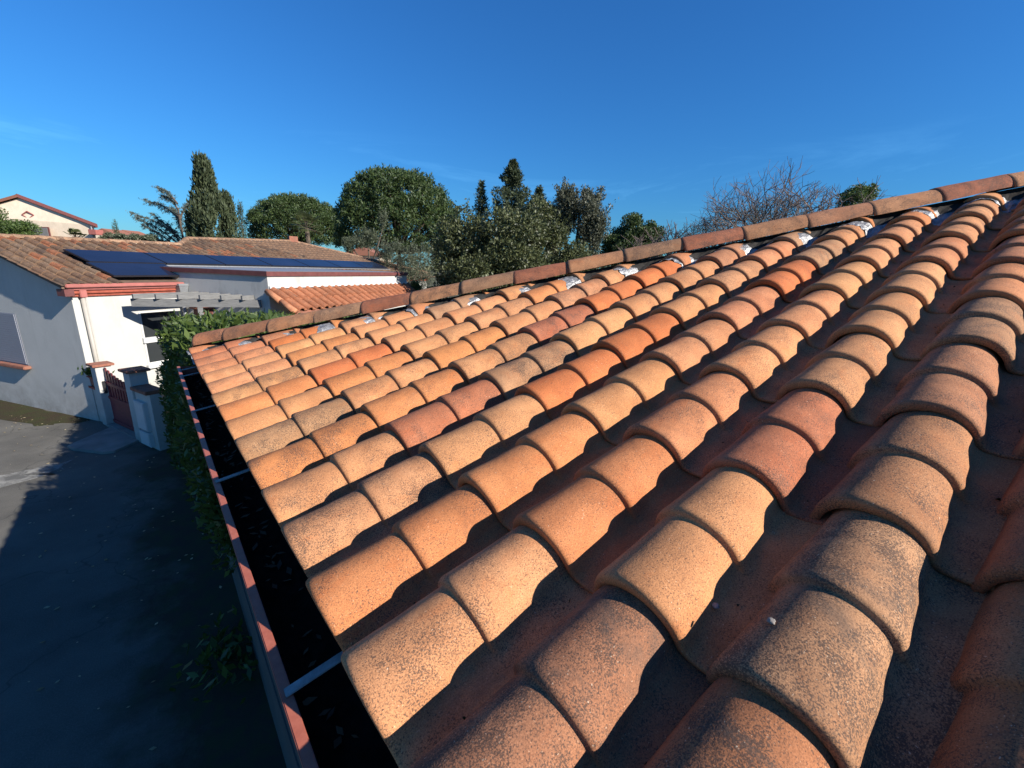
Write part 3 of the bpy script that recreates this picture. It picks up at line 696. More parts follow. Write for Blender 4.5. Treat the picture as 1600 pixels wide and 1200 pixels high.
# solar panels
def panel(a0, c0, lab):
    w_, h_ = 1.64, 0.86
    o = thing('solar_panel', hpt(a0, c0, 0.02), lab, 'solar panel', 'solar panels on the white house roof')
    def slab4(x0, x1, y0, y1, n0, n1): return [hpt(x0, y0, n0), hpt(x1, y0, n0), hpt(x1, y1, n0), hpt(x0, y1, n0), hpt(x0, y0, n1), hpt(x1, y0, n1), hpt(x1, y1, n1), hpt(x0, y1, n1)]
    MB().hexa(slab4(a0, a0+w_, c0, c0+h_, .055, .089)).build('frame', M_SOLARF, o)
    MB().hexa(slab4(a0+.018, a0+w_-.018, c0+.018, c0+h_-.018, .090, .094)).build('glass', M_SOLAR, o)
words = ['first', 'second', 'third', 'fourth', 'fifth', 'sixth', 'seventh']
for i in range(7): panel(0.93+i*1.665, 0.95, '%s dark solar panel from the left in the upper row on the brown roof' % words[i])
panel(0.83, 0.035, 'left dark solar panel of the lower row above the red cornice')
hbox(MB(), 2.3, 12.6, 0.86, 0.90, rz(.9)+.03, rz(.9)+.06).build('panel_rail', M_ZINC, nh)

# pergola of grey boards in the courtyard corner
pg = thing('pergola', H(1.5, -1.5, 0), 'weathered grey timber pergola in the corner between the white walls', 'pergola')
def bar(mb, p, q, wd, ht):
    d = (q-p); l = d.length; d.normalize(); s_ = d.cross(Vector((0, 0, 1))).normalized(); up = s_.cross(d)
    R = Matrix((d, s_, up)).transposed(); return mb.box((p+q)/2, (l, wd, ht), R)
A, B = H(0.80, -0.46, 2.565), H(2.19, -2.60, 2.575)
bar(MB(), A, B, .06, .17).build('beam', M_WOOD, pg)
for i in range(6):
    f = 0.06+i*0.165; p_ = A.lerp(B, f); aa = (p_-HB).dot(HU); cc = (p_-HB).dot(HV)
    e = max(2.2, aa+.25); bar(MB(), H(aa-.12, cc, 2.707), H(min(e, 2.215), cc, 2.707), .05, .10).build('rafter', M_WOOD, pg)
bar(MB(), H(1.5, -1.55, 0), H(1.5, -1.55, 2.48)+Vector((.001, 0, 0)), .1, .1).build('post', M_WOOD, pg)
wbx = thing('wall_box', H(2.15, -.9, 2.1), 'small dark brown box fixed to the shaded wall under the pergola', 'box')
m_ = MB(); hbox(m_, 1.95, 2.21, -1.0, -.68, 2.12, 2.36); m_.build('body', M_BROWN, wbx, bevel=.01); m_ = MB(); hbox(m_, 1.90, 2.225, -1.04, -.64, 2.363, 2.40); m_.build('lid', M_COPING, wbx)

# ------------------------------------------------------------------ gate, piers, boundary walls
PL, PR = Vector((-1.20, 11.80, 0)), Vector((-0.62, 10.25, 0)); GD = (PR-PL).normalized(); GS = Vector((GD.y, -GD.x, 0))
RG = Matrix((GD, GS, Vector((0, 0, 1)))).transposed()
def pier(p, h, s_, label):
    t_ = thing('gate_pier', p, label, 'gate pier', 'piers of the garden gate')
    MB().box(p+Vector((0, 0, h/2)), (s_, s_, h), RG).build('shaft', M_CREAM, t_, bevel=.006)
    MB().box(p+Vector((0, 0, h+.025)), (s_+.10, s_+.10, .05), RG).build('cap', M_COPING, t_, bevel=.008)
pier(PL, 1.30, 0.26, 'white gate pier with red cap beside the planter and house corner')
pier(PR, 1.42, 0.28, 'white gate pier with brown cap beside the hedge and meter boxes')
gt = thing('garden_gate', (PL+PR)/2, 'dark maroon picket gate with dipping top between two white piers', 'gate')
g0, g1 = PL+GD*.15, PR-GD*.16; gl_ = (g1-g0).length
npk = 10
for i in range(npk):
    f = (i+.5)/npk; h = 1.24 - 0.20*math.sin(f*math.pi*.62)
    q = g0.lerp(g1, f); MB().box(q+Vector((0, 0, .62+(h-.62)/2+.03)), (gl_/npk*.62, .02, h-.62+.06), RG).build('picket', M_GATE, gt, bevel=.003)
MB().box(g0.lerp(g1, .5)+Vector((0, 0, .36)), (gl_*.98, .022, .60), RG).build('lower_panel', M_GATE, gt)
for z in (.12, .64, .95): MB().box(g0.lerp(g1, .5)+GS*.022+Vector((0, 0, z)), (gl_*.97, .02, .06), RG).build('rail', M_GATE, gt)
MB().box(PL+GD*.165+GS*.05+Vector((0, 0, .86)), (.05, .05, .26), RG).build('latch', M_BLACK, gt, bevel=.005)
stp = tag(MB().box(g0.lerp(g1, .5)+Vector((0, 0, .03))-GS*.02, (gl_+.05, .34, .06), RG).build('doorstep', M_SLAB, bevel=.01), 'pale concrete threshold under the maroon gate', 'step')
sw = thing('planter_wall', PL-GD*.3, 'short low white wall with brick coping between house corner and gate pier', 'wall')
MB().box(PL-GD*.31+Vector((0, 0, .38)), (.34, .18, .76), RG).build('wall_body', M_CREAM, sw, bevel=.004); MB().box(PL-GD*.31+Vector((0, 0, .785)), (.36, .26, .05), RG).build('coping', M_GENOISE, sw, bevel=.006)
pt = thing('planter_box', PL-GD*.33+Vector((0, 0, .81)), 'terracotta planter with a leafy succulent on the low white wall', 'planter')
m_ = MB(); q = PL-GD*.33; m_.hexa([q+RG@Vector(x) for x in ((-.13, -.09, .812), (.13, -.09, .812), (.13, .09, .812), (-.13, .09, .812), (-.16, -.11, 1.0), (.16, -.11, 1.0), (.16, .11, 1.0), (-.16, .11, 1.0))]); m_.build('pot', M_COPING, pt, bevel=.01)
MB().box(q+Vector((0, 0, 1.012)), (.34, .25, .04), RG).build('rim', M_GENOISE, pt, bevel=.008)
bw = thing('boundary_wall', PR+GD*.6, 'low white boundary wall with brick coping from gate pier into hedge', 'wall')
e0, e1 = PR+GD*.145, PR+GD*.78
MB().box((e0+e1)/2+GS*.02+Vector((0, 0, .55)), ((e1-e0).length, .18, 1.1), RG).build('wall_body', M_CREAM, bw); MB().box((e0+e1)/2+GS*.02+Vector((0, 0, 1.135)), ((e1-e0).length, .30, .07), RG).build('coping', M_COPING, bw, bevel=.01)
for z0, z1, lab in ((.36, .92, 'white utility meter box set on the boundary wall, the upper one'), (.04, .32, 'white utility box low on the boundary wall, the lower one')):
    mbx = thing('meter_box', PR+GD*.5-GS*.1+Vector((0, 0, z0)), lab, 'meter box', 'meter boxes on the boundary wall')
    MB().box(PR+GD*.40+GS*.135+Vector((0, 0, (z0+z1)/2)), (.40, .08, z1-z0), RG).build('case', M_WHITE, mbx, bevel=.006); MB().box(PR+GD*.40+GS*.178+Vector((0, 0, (z0+z1)/2)), (.35, .006, z1-z0-.05), RG).build('door', M_WHITE, mbx, bevel=.002)

# ------------------------------------------------------------------ foliage
def leaves(name, C, size, mat, parent=None, aspect=0.45, axis=None, spread=1.0, fold=True, sizevar=0.35):
    """a mesh of leaf-shaped quads: C (N,3) centres, axis optional (N,3) preferred pointing"""
    N = len(C); d = RNG.normal(size=(N, 3))
    if axis is not None: d = axis*(1.0)+d*spread
    d /= np.linalg.norm(d, axis=1, keepdims=True)+1e-9
    e = RNG.normal(size=(N, 3)); e -= (e*d).sum(1, keepdims=True)*d; e /= np.linalg.norm(e, axis=1, keepdims=True)+1e-9
    s = size*(1+RNG.uniform(-sizevar, sizevar, (N, 1))); w_ = s*aspect*0.5
    base = C-d*s*.5; tip = C+d*s*.5; mid = C-d*s*.05
    V = np.stack([base, mid+e*w_, tip, mid-e*w_], 1).reshape(-1, 3)
    F = np.arange(4*N).reshape(N, 4)
    me = np_mesh(name, V, F); return link(name, me, mat, parent)

def blob_points(blobs, n, shell=0.35):
    """points in the outer shell of a union of ellipsoids; blobs = [(c, r)]"""
    vol = np.array([b[1][0]*b[1][1]*b[1][2] for b in blobs])**(2/3); vol /= vol.sum(); out = []; ax = []
    for (c, r), f in zip(blobs, vol):
        m = max(4, int(n*f)); d = RNG.normal(size=(m, 3)); d /= np.linalg.norm(d, axis=1, keepdims=True)
        rad = 1-shell*RNG.random((m, 1))**1.4
        out.append(np.array(c)+d*rad*np.array(r)); ax.append(d)
    return np.concatenate(out), np.concatenate(ax)

def trunk(mb, base, top, r0, r1, wob=.1, n=6):
    base, top = Vector(base), Vector(top); pts = []; rad = []
    for i in range(n+1):
        f = i/n; p = base.lerp(top, f); k_ = wob*math.sin(f*math.pi)
        pts.append(p+Vector((random.uniform(-k_, k_), random.uniform(-k_, k_), 0))); rad.append(r0+(r1-r0)*f)
    mb.tube(pts, rad, 7); return pts

def ground_of(p): return Vector((p.x, p.y, 0))
RIGHT = Vector((math.cos(YAW), -math.sin(YAW), 0)); FWD = Vector((math.sin(YAW), math.cos(YAW), 0))

def tree_root(name, p, label, cat='tree', group='trees behind the houses'):
    return thing(name, (p.x, p.y, 0), label, cat, group)

def umbrella_pine(px0, px1, ytop, ybot, depth, label, seed):
    r = random.Random(seed); a = at(px0, (ytop+ybot)/2, depth); b = at(px1, (ytop+ybot)/2, depth); c = (a+b)/2; R = (b-a).length/2
    zt = at((px0+px1)/2, ytop, depth).z; zb = at((px0+px1)/2, ybot, depth).z
    t_ = tree_root('umbrella_pine', c, label); mb = MB(); hub = Vector((c.x, c.y, zb-0.5))
    trunk(mb, (c.x, c.y, 0), hub, .38, .26, .15)
    Hh = zt-zb; cl = []; ax = []; blobs = []
    for i in range(900):
        th = r.uniform(0, 2*math.pi); u_ = r.random()**.6; rr = R*u_; z = zb+Hh*(0.16+0.80*math.sqrt(max(0, 1-(u_*.985)**2.3))*r.choice((1, 1, .8, .6)))+r.uniform(-.4, .2)
        if r.random() < .42: z = zb + Hh*r.uniform(-.02, .55)*(1) ; rr = R*math.sqrt(max(0, 1-((z-zb)/Hh*.75)**2))*(r.uniform(.86, 1.0) if r.random() < .55 else math.sqrt(r.random()))
        q = Vector((c.x+rr*math.cos(th), c.y+rr*math.sin(th), z)); s_ = R*r.uniform(.075, .125)
        blobs.append(((q.x, q.y, q.z), (s_, s_, s_*.85)))
        if i % 16 == 0: mb.tube([hub, hub.lerp(q, .5)+Vector((0, 0, -.3)), q], [.13, .08, .03], 5)
    P, D = blob_points(blobs, 60000, .7); D = D+np.array([0, 0, .5])
    leaves('crown', P, R*.052, M_L_PINE, t_, .30, D, .7); mb.build('trunk', M_BARK, t_, smooth=True)
umbrella_pine(396, 533, 308, 376, 62, 'smaller umbrella pine with rounded green crown behind the palm', 1)
umbrella_pine(529, 716, 268, 385, 45, 'largest umbrella pine with broad domed crown against the sky', 2)

def cypress(px, halfpx, ytop, depth, label, seed, n=9000, lean=0.0, name='cypress', tilt=1.0):
    r = random.Random(seed); b = ground_of(at(px, 400, depth)); zt = at(px, ytop, depth).z; R = halfpx*depth/FPX
    t_ = tree_root(name, b, label); mb = MB(); trunk(mb, b, b+Vector((0, 0, zt*.8)), .2, .04)
    blobs = []
    for i in range(130 if tilt == 1 else 420):
        f = r.random()**(.85 if tilt == 1 else .6); z = zt*(0.06+.90*f); prof = R*min(1, (1-f)*1.9+.10)**.75*(0.82+.18*math.sin(f*9+seed)); th = r.uniform(0, 6.28); rr = prof*r.uniform(.45, .9); bs = (R*.24, R*.24, zt*.075)
        if tilt != 1: prof = R*min(1.3, 2.3*(1-f))*(0.80+.30*math.sin(f*37+seed)*r.random()); rr = prof*r.uniform(.1, 1.0); q_ = .14+.20*(1-f); bs = (q_*1.3, q_*1.3, q_)
        blobs.append(((b.x+rr*math.cos(th)+lean*f, b.y+rr*math.sin(th), z), bs))
    P, D = blob_points(blobs, n, .6); D = D*(.5 if tilt == 1 else 1.0)+np.array([0, 0, tilt])
    leaves('crown', P, R*.20 if tilt == 1 else .17, M_L_CYP, t_, .30, D, .35); mb.build('trunk', M_BARK, t_)
cypress(336, 34, 250, 38, 'tall dark cypress with pointed top left of the pines', 3, 15000)
cypress(364, 26, 303, 39, 'shorter cypress crowding the right side of the tallest cypress', 4, 6000)
cypress(384, 12, 318, 42, 'thin cypress between tall cypress and the smaller umbrella pine', 5, 3000)
cypress(189, 8, 343, 80, 'small distant cypress beside the peach house', 6, 2500)

def cedar(px0, px1, ytop, depth, label, seed):
    r = random.Random(seed); b = ground_of(at(290, 400, depth)); sc = depth/FPX
    t_ = tree_root('cedar', b, label); mb = MB(); P = []; A = []
    zt = at(250, ytop, depth).z; trunk(mb, b, b+Vector((0, 0, zt*.8)), .22, .06)
    tips = [(245, 292, .85), (228, 312, .78), (206, 332, .68), (222, 350, .55), (236, 366, .5), (300, 315, .8), (315, 338, .6), (270, 325, .8), (262, 350, .6), (255, 305, .85), (240, 335, .6), (300, 350, .55), (215, 340, .6), (280, 340, .7)]
    for (x, y, f) in tips:
        e = at(x, y, depth+r.uniform(-2, 2)); s_ = Vector((b.x, b.y, e.z*f)); pts = [s_.lerp(e, k/10)+Vector((0, 0, .35*math.sin(k/10*math.pi)*(1 if k < 8 else .4))) for k in range(11)]
        mb.tube(pts, [.09-.0075*k for k in range(11)], 5)
        for k in range(3, 11):
            for j in range(9):
                q = pts[k]; off = RIGHT*r.uniform(-.45, .45)+FWD*r.uniform(-.5, .5)+Vector((0, 0, r.uniform(-.45, .12)))
                for m in range(14):
                    g_ = q+off*r.random()+Vector((r.gauss(0, .06), r.gauss(0, .06), r.gauss(0, .05))); P.append(tuple(g_)); A.append(tuple(off+Vector((0, 0, -.15))))
    leaves('crown', np.array(P), .20, M_L_CEDAR, t_, .22, np.array(A), .5); mb.build('trunk', M_BARK, t_)
cedar(205, 312, 292, 42, 'blue grey cedar with sparse drooping branches left of the cypress', 8)

def leafy(name, label, depth, lobes, n, size, mat, aspect=.45, shell=.5, seed=0, cat='tree', base=None, sprigs=0, group='trees behind the houses', lim=True):
    """lobes: (px, py, half width px, half height px, depth offset)"""
    r = random.Random(seed); k_ = depth/FPX
    cs = [at(x, y, depth+dz) for x, y, hw, hh, dz in lobes]; c0 = base or ground_of(sum(cs, Vector())/len(cs))
    t_ = tree_root(name, c0, label, cat, group); blobs = []
    for c_, (x, y, hw, hh, dz) in zip(cs, lobes):
        kk = (depth+dz)/FPX
        for i in range(16):
            d = Vector((r.gauss(0, 1), r.gauss(0, 1), r.gauss(0, 1))).normalized()*r.uniform(.45, .82)
            q = c_+RIGHT*d.x*hw*kk+FWD*d.y*hw*kk*.8+Vector((0, 0, d.z*hh*kk)); s_ = r.uniform(.28, .45)
            blobs.append((tuple(q), (hw*kk*s_, hw*kk*s_, hh*kk*s_)))
    P, D = blob_points(blobs, n, shell); keep = P[:, 2] > 0.15; P, D = P[keep], D[keep]
    if sprigs:
        SP = []; SD = []
        for i in range(sprigs):
            (c_, rr) = blobs[r.randrange(len(blobs))]; d = Vector((r.gauss(0, .6), r.gauss(0, .6), abs(r.gauss(0, 1))+.4)).normalized(); ln = r.uniform(.25, .7)*rr[2]*1.6
            o_ = Vector(c_)+Vector((d.x*rr[0], d.y*rr[1], d.z*rr[2]))*.85
            for m in range(14):
                f = m/14; SP.append(tuple(o_+d*ln*f+Vector((r.gauss(0, 1), r.gauss(0, 1), r.gauss(0, 1)))*size*.35)); SD.append(tuple(d))
        P = np.concatenate([P, np.array(SP)]); D = np.concatenate([D, np.array(SD)])
    leaves('crown', P, size, mat, t_, aspect, D+np.array([0, 0, .3]), .9)
    mb = MB(); hub = Vector((c0.x, c0.y, max(.6, min(q.z for q in cs)*.6))); trunk(mb, c0, hub, .16, .12)
    for c_ in cs: mb.tube([hub, hub.lerp(c_, .55)+Vector((0, 0, -.15)), c_], [.1, .07, .03], 6)
    mb.build('trunk', M_BARK, t_, smooth=True); return t_
cypress(797, 86, 249, 24, 'tallest dark conifer with pointed top behind the evergreen tree', 61, 30000, 0, 'conifer', .3)
cypress(751, 36, 279, 24.5, 'thin pointed conifer just left of the tallest conifer', 62, 7000, 0, 'conifer', .3)
cypress(838, 64, 288, 25, 'shorter conifer between tallest conifer and the silvery tree', 63, 12000, 0, 'conifer', .3)
leafy('evergreen_tree', 'broad glossy dark evergreen tree in front of the umbrella pine', 14.5, [(735, 375, 55, 48, 0), (800, 385, 70, 55, -.5), (720, 430, 45, 50, -.3), (780, 440, 80, 50, -.6), (870, 400, 55, 60, 0), (900, 440, 50, 45, .2), (840, 350, 40, 30, .3), (700, 400, 28, 40, 0)], 46000, .10, M_L_OAK, .5, .45, 12, sprigs=260)
leafy('silver_tree', 'silvery leaved tree with upright twigs right of the conifer', 16.5, [(905, 340, 42, 42, 0), (925, 375, 28, 50, 0), (880, 330, 30, 36, 0), (925, 315, 22, 22, 0), (860, 365, 30, 40, 0)], 26000, .095, M_L_SILVER, .42, .75, 13, sprigs=520)
leafy('olive_tree', 'wispy grey green olive beside the right end of the white house', 21, [(620, 405, 34, 28, 0), (655, 410, 34, 30, 0), (600, 395, 16, 18, 0), (640, 440, 50, 24, 0)], 12000, .10, M_L_OLIVE, .2, .8, 14, sprigs=340)
leafy('round_tree', 'small round dark tree standing alone left of the bare trees', 26, [(990, 368, 40, 32, 0), (1010, 375, 30, 30, 0), (970, 380, 30, 30, 0), (992, 400, 46, 30, 0)], 46000, .15, M_L_PINE, .4, .7, 15)
leafy('round_bush', 'low dark bush behind the hip tiles at the far right', 24, [(1345, 305, 32, 14, 0), (1362, 300, 18, 12, 0), (1325, 310, 20, 12, 0), (1345, 330, 40, 20, 0)], 9000, .12, M_L_BUSH, .4, .8, 16, sprigs=60)
leafy('garden_tree', 'round green tree at the left edge before the peach house', 33, [(10, 352, 40, 26, 0), (35, 362, 26, 16, 0), (-25, 350, 40, 30, 0)], 14000, .17, M_L_BUSH, .45, .6, 17)
leafy('oleander', 'bright green shrub at the right end of the white house', 14, [(690, 455, 24, 9, 0), (672, 458, 18, 10, 0), (650, 452, 12, 14, 1.2)], 5000, .09, M_L_BUSH, .35, .7, 18, 'shrub', group='shrubs beside the white house')
leafy('scrub_tree', 'thin yellowish tree below the left side of the largest umbrella pine', 38, [(575, 375, 26, 20, 0), (550, 385, 18, 14, 0), (600, 350, 10, 26, 0)], 5000, .16, M_L_OLIVE, .3, .9, 19, sprigs=160)
leafy('garden_shrub', 'brownish scrub behind the roof below the cedar', 40, [(200, 372, 20, 8, 0), (235, 374, 22, 8, 0), (170, 370, 14, 8, 0)], 5000, .18, M_L_OLIVE, .4, .8, 20, 'shrub', group='shrubs beside the white house')

# palm
def palm(px, py, depth, R, label, seed, short=False):
    r = random.Random(seed); hub = at(px, py, depth); t_ = tree_root('palm', hub, label)
    mb = MB(); trunk(mb, (hub.x, hub.y, 0), hub, .22, .18); V = []; F = []
    for i in range(34):
        az = r.uniform(0, 6.28); el = r.uniform(-.35, 1.35); d = Vector((math.cos(az)*math.cos(el), math.sin(az)*math.cos(el), math.sin(el))); ln = R*r.uniform(.75, 1.05)
        fan = hub+d*ln*.62; s_ = d.cross(Vector((0, 0, 1)))
        if s_.length < .1: s_ = Vector((1, 0, 0))
        s_.normalize(); up = s_.cross(d)
        mb.tube([hub, fan], .012, 4)
        for j in range(15):
            a = (j/14-.5)*3.0; e = (d*math.cos(a)+s_*math.sin(a)); tip = fan+e*ln*.42+Vector((0, 0, -.10*ln)); w_ = (s_*math.cos(a)-d*math.sin(a))*.028
            o = len(V); V += [tuple(fan-w_*.4), tuple(fan+e*ln*.22-w_), tuple(tip), tuple(fan+e*ln*.22+w_)]; F.append([o, o+1, o+2, o+3])
    link('crown', np_mesh('crown', np.array(V), np.array(F)), M_L_PALM, t_); mb.build('trunk', M_BARK, t_)
palm(479, 357, 36, 1.65, 'fan palm in front of the smaller umbrella pine', 31)
palm(118, 372, 30, .75, 'small palm peeking above the roof before the peach house', 32)

# bare trees
def bare(px, pyb, ytop, depth, spreadpx, label, seed, lv=6, group='bare winter trees'):
    r = random.Random(seed); b = ground_of(at(px, 400, depth)); zt = at(px, ytop, depth).z; t_ = tree_root('bare_tree', b, label, group=group)
    V = []; F = []; S = spreadpx*depth/FPX
    def seg(p, q, r0, r1):
        d = (q-p).normalized(); a = d.cross(Vector((.3, .2, .93))); a.normalize(); c_ = d.cross(a); o = len(V)
        for pp, rr in ((p, r0), (q, r1)):
            for k in range(3):
                th = k*2.0944; V.append(tuple(pp+(a*math.cos(th)+c_*math.sin(th))*rr))
        for k in range(3): F.append([o+k, o+(k+1) % 3, o+3+(k+1) % 3, o+3+k])
    cnt = [0]
    def grow(p, d, ln, rad, lev):
        q = p
        for i in range(3):
            d = (d+Vector((r.gauss(0, .10), r.gauss(0, .10), r.gauss(0.03, .07)))).normalized(); e = q+d*ln/3; seg(q, e, rad*(1-.12*i), rad*(1-.12*(i+1))); q = e
            if lev < lv and i > 0 and r.random() < .75: branch(q, d, ln, rad*.6, lev+1)
        if lev < lv:
            for i in range(2 if lev > 0 else 3): branch(q, d, ln, rad*.66, lev+1)
    def branch(q, d, ln, rad, lev):
        w_ = Vector((r.gauss(0, 1), r.gauss(0, 1), r.gauss(.15, .6))).normalized(); nd = (d*.75+w_*.75).normalized()
        cnt[0] += 1
        if cnt[0] < 9000: grow(q, nd, ln*r.uniform(.62, .85), max(rad, .0055), lev)
    hgt = zt; z1 = hgt*.34
    p1 = b+Vector((0, 0, z1)); seg(b, p1, .17, .14)
    for i in range(5):
        az = 6.28*i/5+r.uniform(-.4, .4); d = Vector((math.cos(az)*.75, math.sin(az)*.75, .75)).normalized(); grow(p1, d, S*.60, .085, 1)
    link('crown', np_mesh('crown', np.array(V), np.array(F)), M_TWIG, t_)
    MB().tube([b, p1], [.18, .14], 8).build('trunk', M_BARK, t_, smooth=True)
bare(1205, 400, 256, 20, 102, 'large bare winter tree with dense twigs above the hip tiles', 41, 6)
bare(1078, 400, 310, 22, 78, 'smaller bare winter tree left of the large bare one', 42, 5)
bare(1310, 400, 280, 23, 52, 'bare winter tree rising behind the bush at far right', 43, 5)
leafy('thicket', 'brown dense thicket at the foot of the large bare tree', 20, [(1150, 345, 50, 22, 0), (1100, 370, 45, 20, 0), (1215, 330, 60, 22, 0)], 3500, .12, M_L_OLIVE, .14, .9, 44, 'shrub', group='shrubs beside the white house')

# laurel hedge at the corner of the lane
hd = thing('laurel_hedge', (0.9, 7.4, 0), 'tall clipped laurel hedge at the far corner of the tiled house', 'hedge')
r = random.Random(5); blobs = []
for i in range(900):
    y = r.uniform(3.95, 9.5); x = r.uniform(0.05, 1.75); zt = 2.74 - (y-6)*.085 + 0.05*math.sin(y*3.1); zb = 0.62 if y < 6.2 else 0.25
    m = r.random()
    if m < .50:
        z = r.uniform(zb, zt-.1); x = (-.05 if (.9 if y < 6.5 else .3) < z < 2.35 else .06) + r.uniform(0, .16) - (.13 if y > 7.6 and z < 1.7 else 0)
    elif m < .88: z = zt-r.uniform(.02, .22)
    else: y = r.uniform(3.92, 4.1); z = r.uniform(.62, zt-.1)
    s_ = r.uniform(.10, .21); blobs.append(((x, y, z), (s_, s_, s_)))
P, D = blob_points(blobs, 42000, .6); D = D+np.array([0, 0, .55])
leaves('foliage', P, .085, M_L_LAUREL, hd, .40, D, .7, sizevar=.5)
mb = MB()
for i in range(40):
    x, y = r.uniform(.1, 1.6), r.uniform(4.2, 9.2); zt = 2.74-(y-6)*.085; trunk(mb, (x, y, 0), (x+r.uniform(-.15, .15), y+r.uniform(-.15, .15), zt+r.uniform(-.3, .08)), .018, .006)
mb.build('stems', M_BARK, hd)
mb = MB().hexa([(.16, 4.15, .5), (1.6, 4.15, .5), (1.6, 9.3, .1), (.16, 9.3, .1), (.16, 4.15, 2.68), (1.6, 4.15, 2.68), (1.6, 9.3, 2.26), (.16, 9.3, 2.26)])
mb.build('shadow_core', simple('hedge_interior', (0.02, 0.024, 0.010), 0.95, .4, 9, 0), hd)  # solid core added inside the leaves so the hedge throws an unbroken shadow
# planter succulent
q = PL-GD*.33; C_ = np.array([[q.x+random.gauss(0, .09), q.y+random.gauss(0, .07), 1.08+abs(random.gauss(0, .07))] for _ in range(160)])
leaves('plant', C_, .13, M_L_LAUREL, pt, .3, np.tile([[0, 0, 1.0]], (160, 1)), .7)
# weed by the wall
C_ = np.array([[-.14+random.gauss(0, .12), 3.5+random.gauss(0, .2), .05+abs(random.gauss(0, .08))] for _ in range(170)])
wdc = thing('weed', (-.14, 3.5, 0), 'small leafy weed growing at the foot of the shaded wall', 'plant')
leaves('foliage', C_, .11, M_L_LAUREL, wdc, .4, np.tile([[0, 0, .8]], (170, 1)), .9)
# fallen leaves
P = []
for _ in range(300):
    m = random.random()
    if m < .45: p = (random.uniform(-1.9, 0.0), random.uniform(.5, 9.8))
    elif m < .72:
        f = random.random(); p = (-1.75-4*f+random.uniform(-.7, .15), 12.2+6.4*f+random.uniform(-.9, .1))
    else: p = (random.uniform(-4.5, -1.6), random.uniform(6.5, 13))
    P.append((p[0], p[1], .014))
Cn = np.array(P); N = len(Cn); th = RNG.uniform(0, 6.28, N); s_ = RNG.uniform(.010, .030, N)
d = np.stack([np.cos(th), np.sin(th), RNG.uniform(-.1, .25, N)], 1); e = np.stack([-np.sin(th), np.cos(th), RNG.uniform(-.2, .2, N)], 1)
V = np.stack([Cn-d*s_[:, None], Cn+e*s_[:, None]*.6, Cn+d*s_[:, None], Cn-e*s_[:, None]*.6], 1).reshape(-1, 3); V[:, 2] = np.maximum(V[:, 2], .006)
tag(link('fallen_leaves', np_mesh('fallen_leaves', V, np.arange(4*N).reshape(N, 4)), M_L_DEAD), 'dry fallen leaves scattered over the lane', 'leaves', kind='stuff')

# ------------------------------------------------------------------ the peach house on the rise at the left
D0 = 40.0
ph_c = at(60, 372, D0); ph = thing('peach_house', (ph_c.x, ph_c.y, 0), 'peach rendered gabled house with pink verge on the rise at far left', 'house')
def pp(x, y, dz=0.0): return at(x, y, D0+dz)
away = (Vector((ph_c.x-CAM.x, ph_c.y-CAM.y, 0)).normalized()*0.98-RIGHT*0.22).normalized()*9
lp = [pp(-60, 335), pp(32, 309), pp(146, 352), pp(149, 375)]
loop = [Vector((lp[0].x, lp[0].y, 0)), lp[0], lp[1], lp[2], Vector((lp[2].x, lp[2].y, 0))]
MB().prism(loop, away).build('wall', M_YELLOW, ph)
def slopebar(p, q, th, mat, nm, out=.25):
    mb = MB(); up = Vector((0, 0, th)); o_ = -FWD*out
    mb.hexa([p+o_, q+o_, q+away, p+away, p+o_+up, q+o_+up, q+away+up, p+away+up]); return mb.build(nm, mat, ph)
pk = lp[1]; e_ = lp[2]+(lp[2]-pk).normalized()*.7
slopebar(pk+Vector((0, 0, .02)), e_+Vector((0, 0, .02)), .30, M_PINKTRIM, 'verge'); slopebar(lp[0]+(lp[0]-pk).normalized()*.4+Vector((0, 0, .02)), pk+Vector((0, 0, .02)), .25, M_COPING, 'verge')
q = pp(152, 358); MB().box(q-FWD*.2+Vector((0, 0, -.3)), (.7, .8, .45), Matrix((RIGHT, FWD, Vector((0, 0, 1)))).transposed()).build('eaves_corner', M_PINKTRIM, ph, bevel=.02)
Rv = Matrix((RIGHT, FWD, Vector((0, 0, 1)))).transposed()
vq = pp(44, 336); dm = MB()
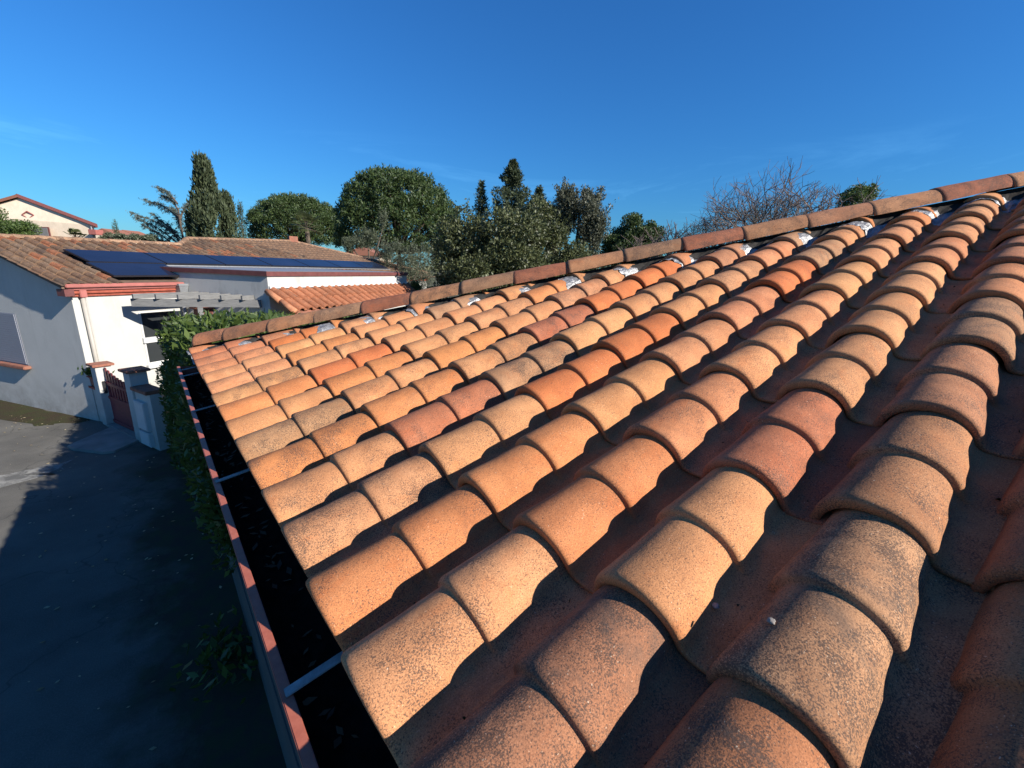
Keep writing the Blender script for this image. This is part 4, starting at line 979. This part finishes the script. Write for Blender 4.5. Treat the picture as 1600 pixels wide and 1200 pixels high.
for sgn1, sgn2 in ((1, 1), (1, -1), (-1, 1), (-1, -1)): bar(dm, vq+RIGHT*.55*sgn1-FWD*.03, vq+Vector((0, 0, .32*sgn2))-FWD*.03, .06, .08)
dm.build('diamond_vent', M_PINKTRIM, ph)
wq = pp(66, 366); w_ = MB().box(wq-FWD*.04, (1.6, .1, 1.3), Rv).build('window', M_BROWN, ph)
MB().box(wq-FWD*.10+RIGHT*.36, (.66, .05, 1.15), Rv).build('shutter', M_WOOD, w_); MB().box(wq-FWD*.10-RIGHT*.36, (.66, .05, 1.15), Rv).build('shutter', M_WOOD, w_)
MB().tube([pp(144, 354)-FWD*.1, Vector((pp(144, 354).x, pp(144, 354).y, 0))-FWD*.1], .07, 6).build('downpipe', M_ZINC, ph)

# far rise with woods and a few small houses
def far_house(px, py, depth, w_, h_, label):
    c_ = at(px, py, depth); t_ = thing('far_house', (c_.x, c_.y, 0), label, 'house', 'distant houses on the rise')
    MB().box((c_.x, c_.y, c_.z/2), (w_, w_, c_.z), Rv).build('wall', M_YELLOW, t_)
    m_ = MB(); a_ = Vector((c_.x, c_.y, c_.z))
    m_.prism([a_-RIGHT*w_*.58-FWD*w_*.58, a_+RIGHT*w_*.58-FWD*w_*.58, a_-FWD*w_*.58+Vector((0, 0, h_))], FWD*w_*1.16); m_.build('roof', M_COPING, t_)
far_house(177, 366, 130, 6, 1.4, 'tiny distant house with red roof left of the small cypress')
far_house(206, 367, 150, 6, 1.4, 'tiny distant house seen just right of the small cypress')
far_house(575, 400, 110, 9, 2.0, 'distant tiled house low below the largest umbrella pine')
blobs = []; r = random.Random(9)
for i in range(150):
    q = at(r.uniform(-250, 1500), 0, r.uniform(110, 260)); z = r.uniform(3, 9)
    s_ = r.uniform(3, 6); blobs.append(((q.x, q.y, z*.6), (s_, s_, z*.75)))
P, D = blob_points(blobs, 16000, .4)
P[:, 2] = np.maximum(P[:, 2], .2)
wd = leaves('far_wood', P, 1.5, M_L_WOOD, None, .6, D, .9); tag(wd, 'distant wooded skyline beyond the gardens', 'wood', kind='stuff')
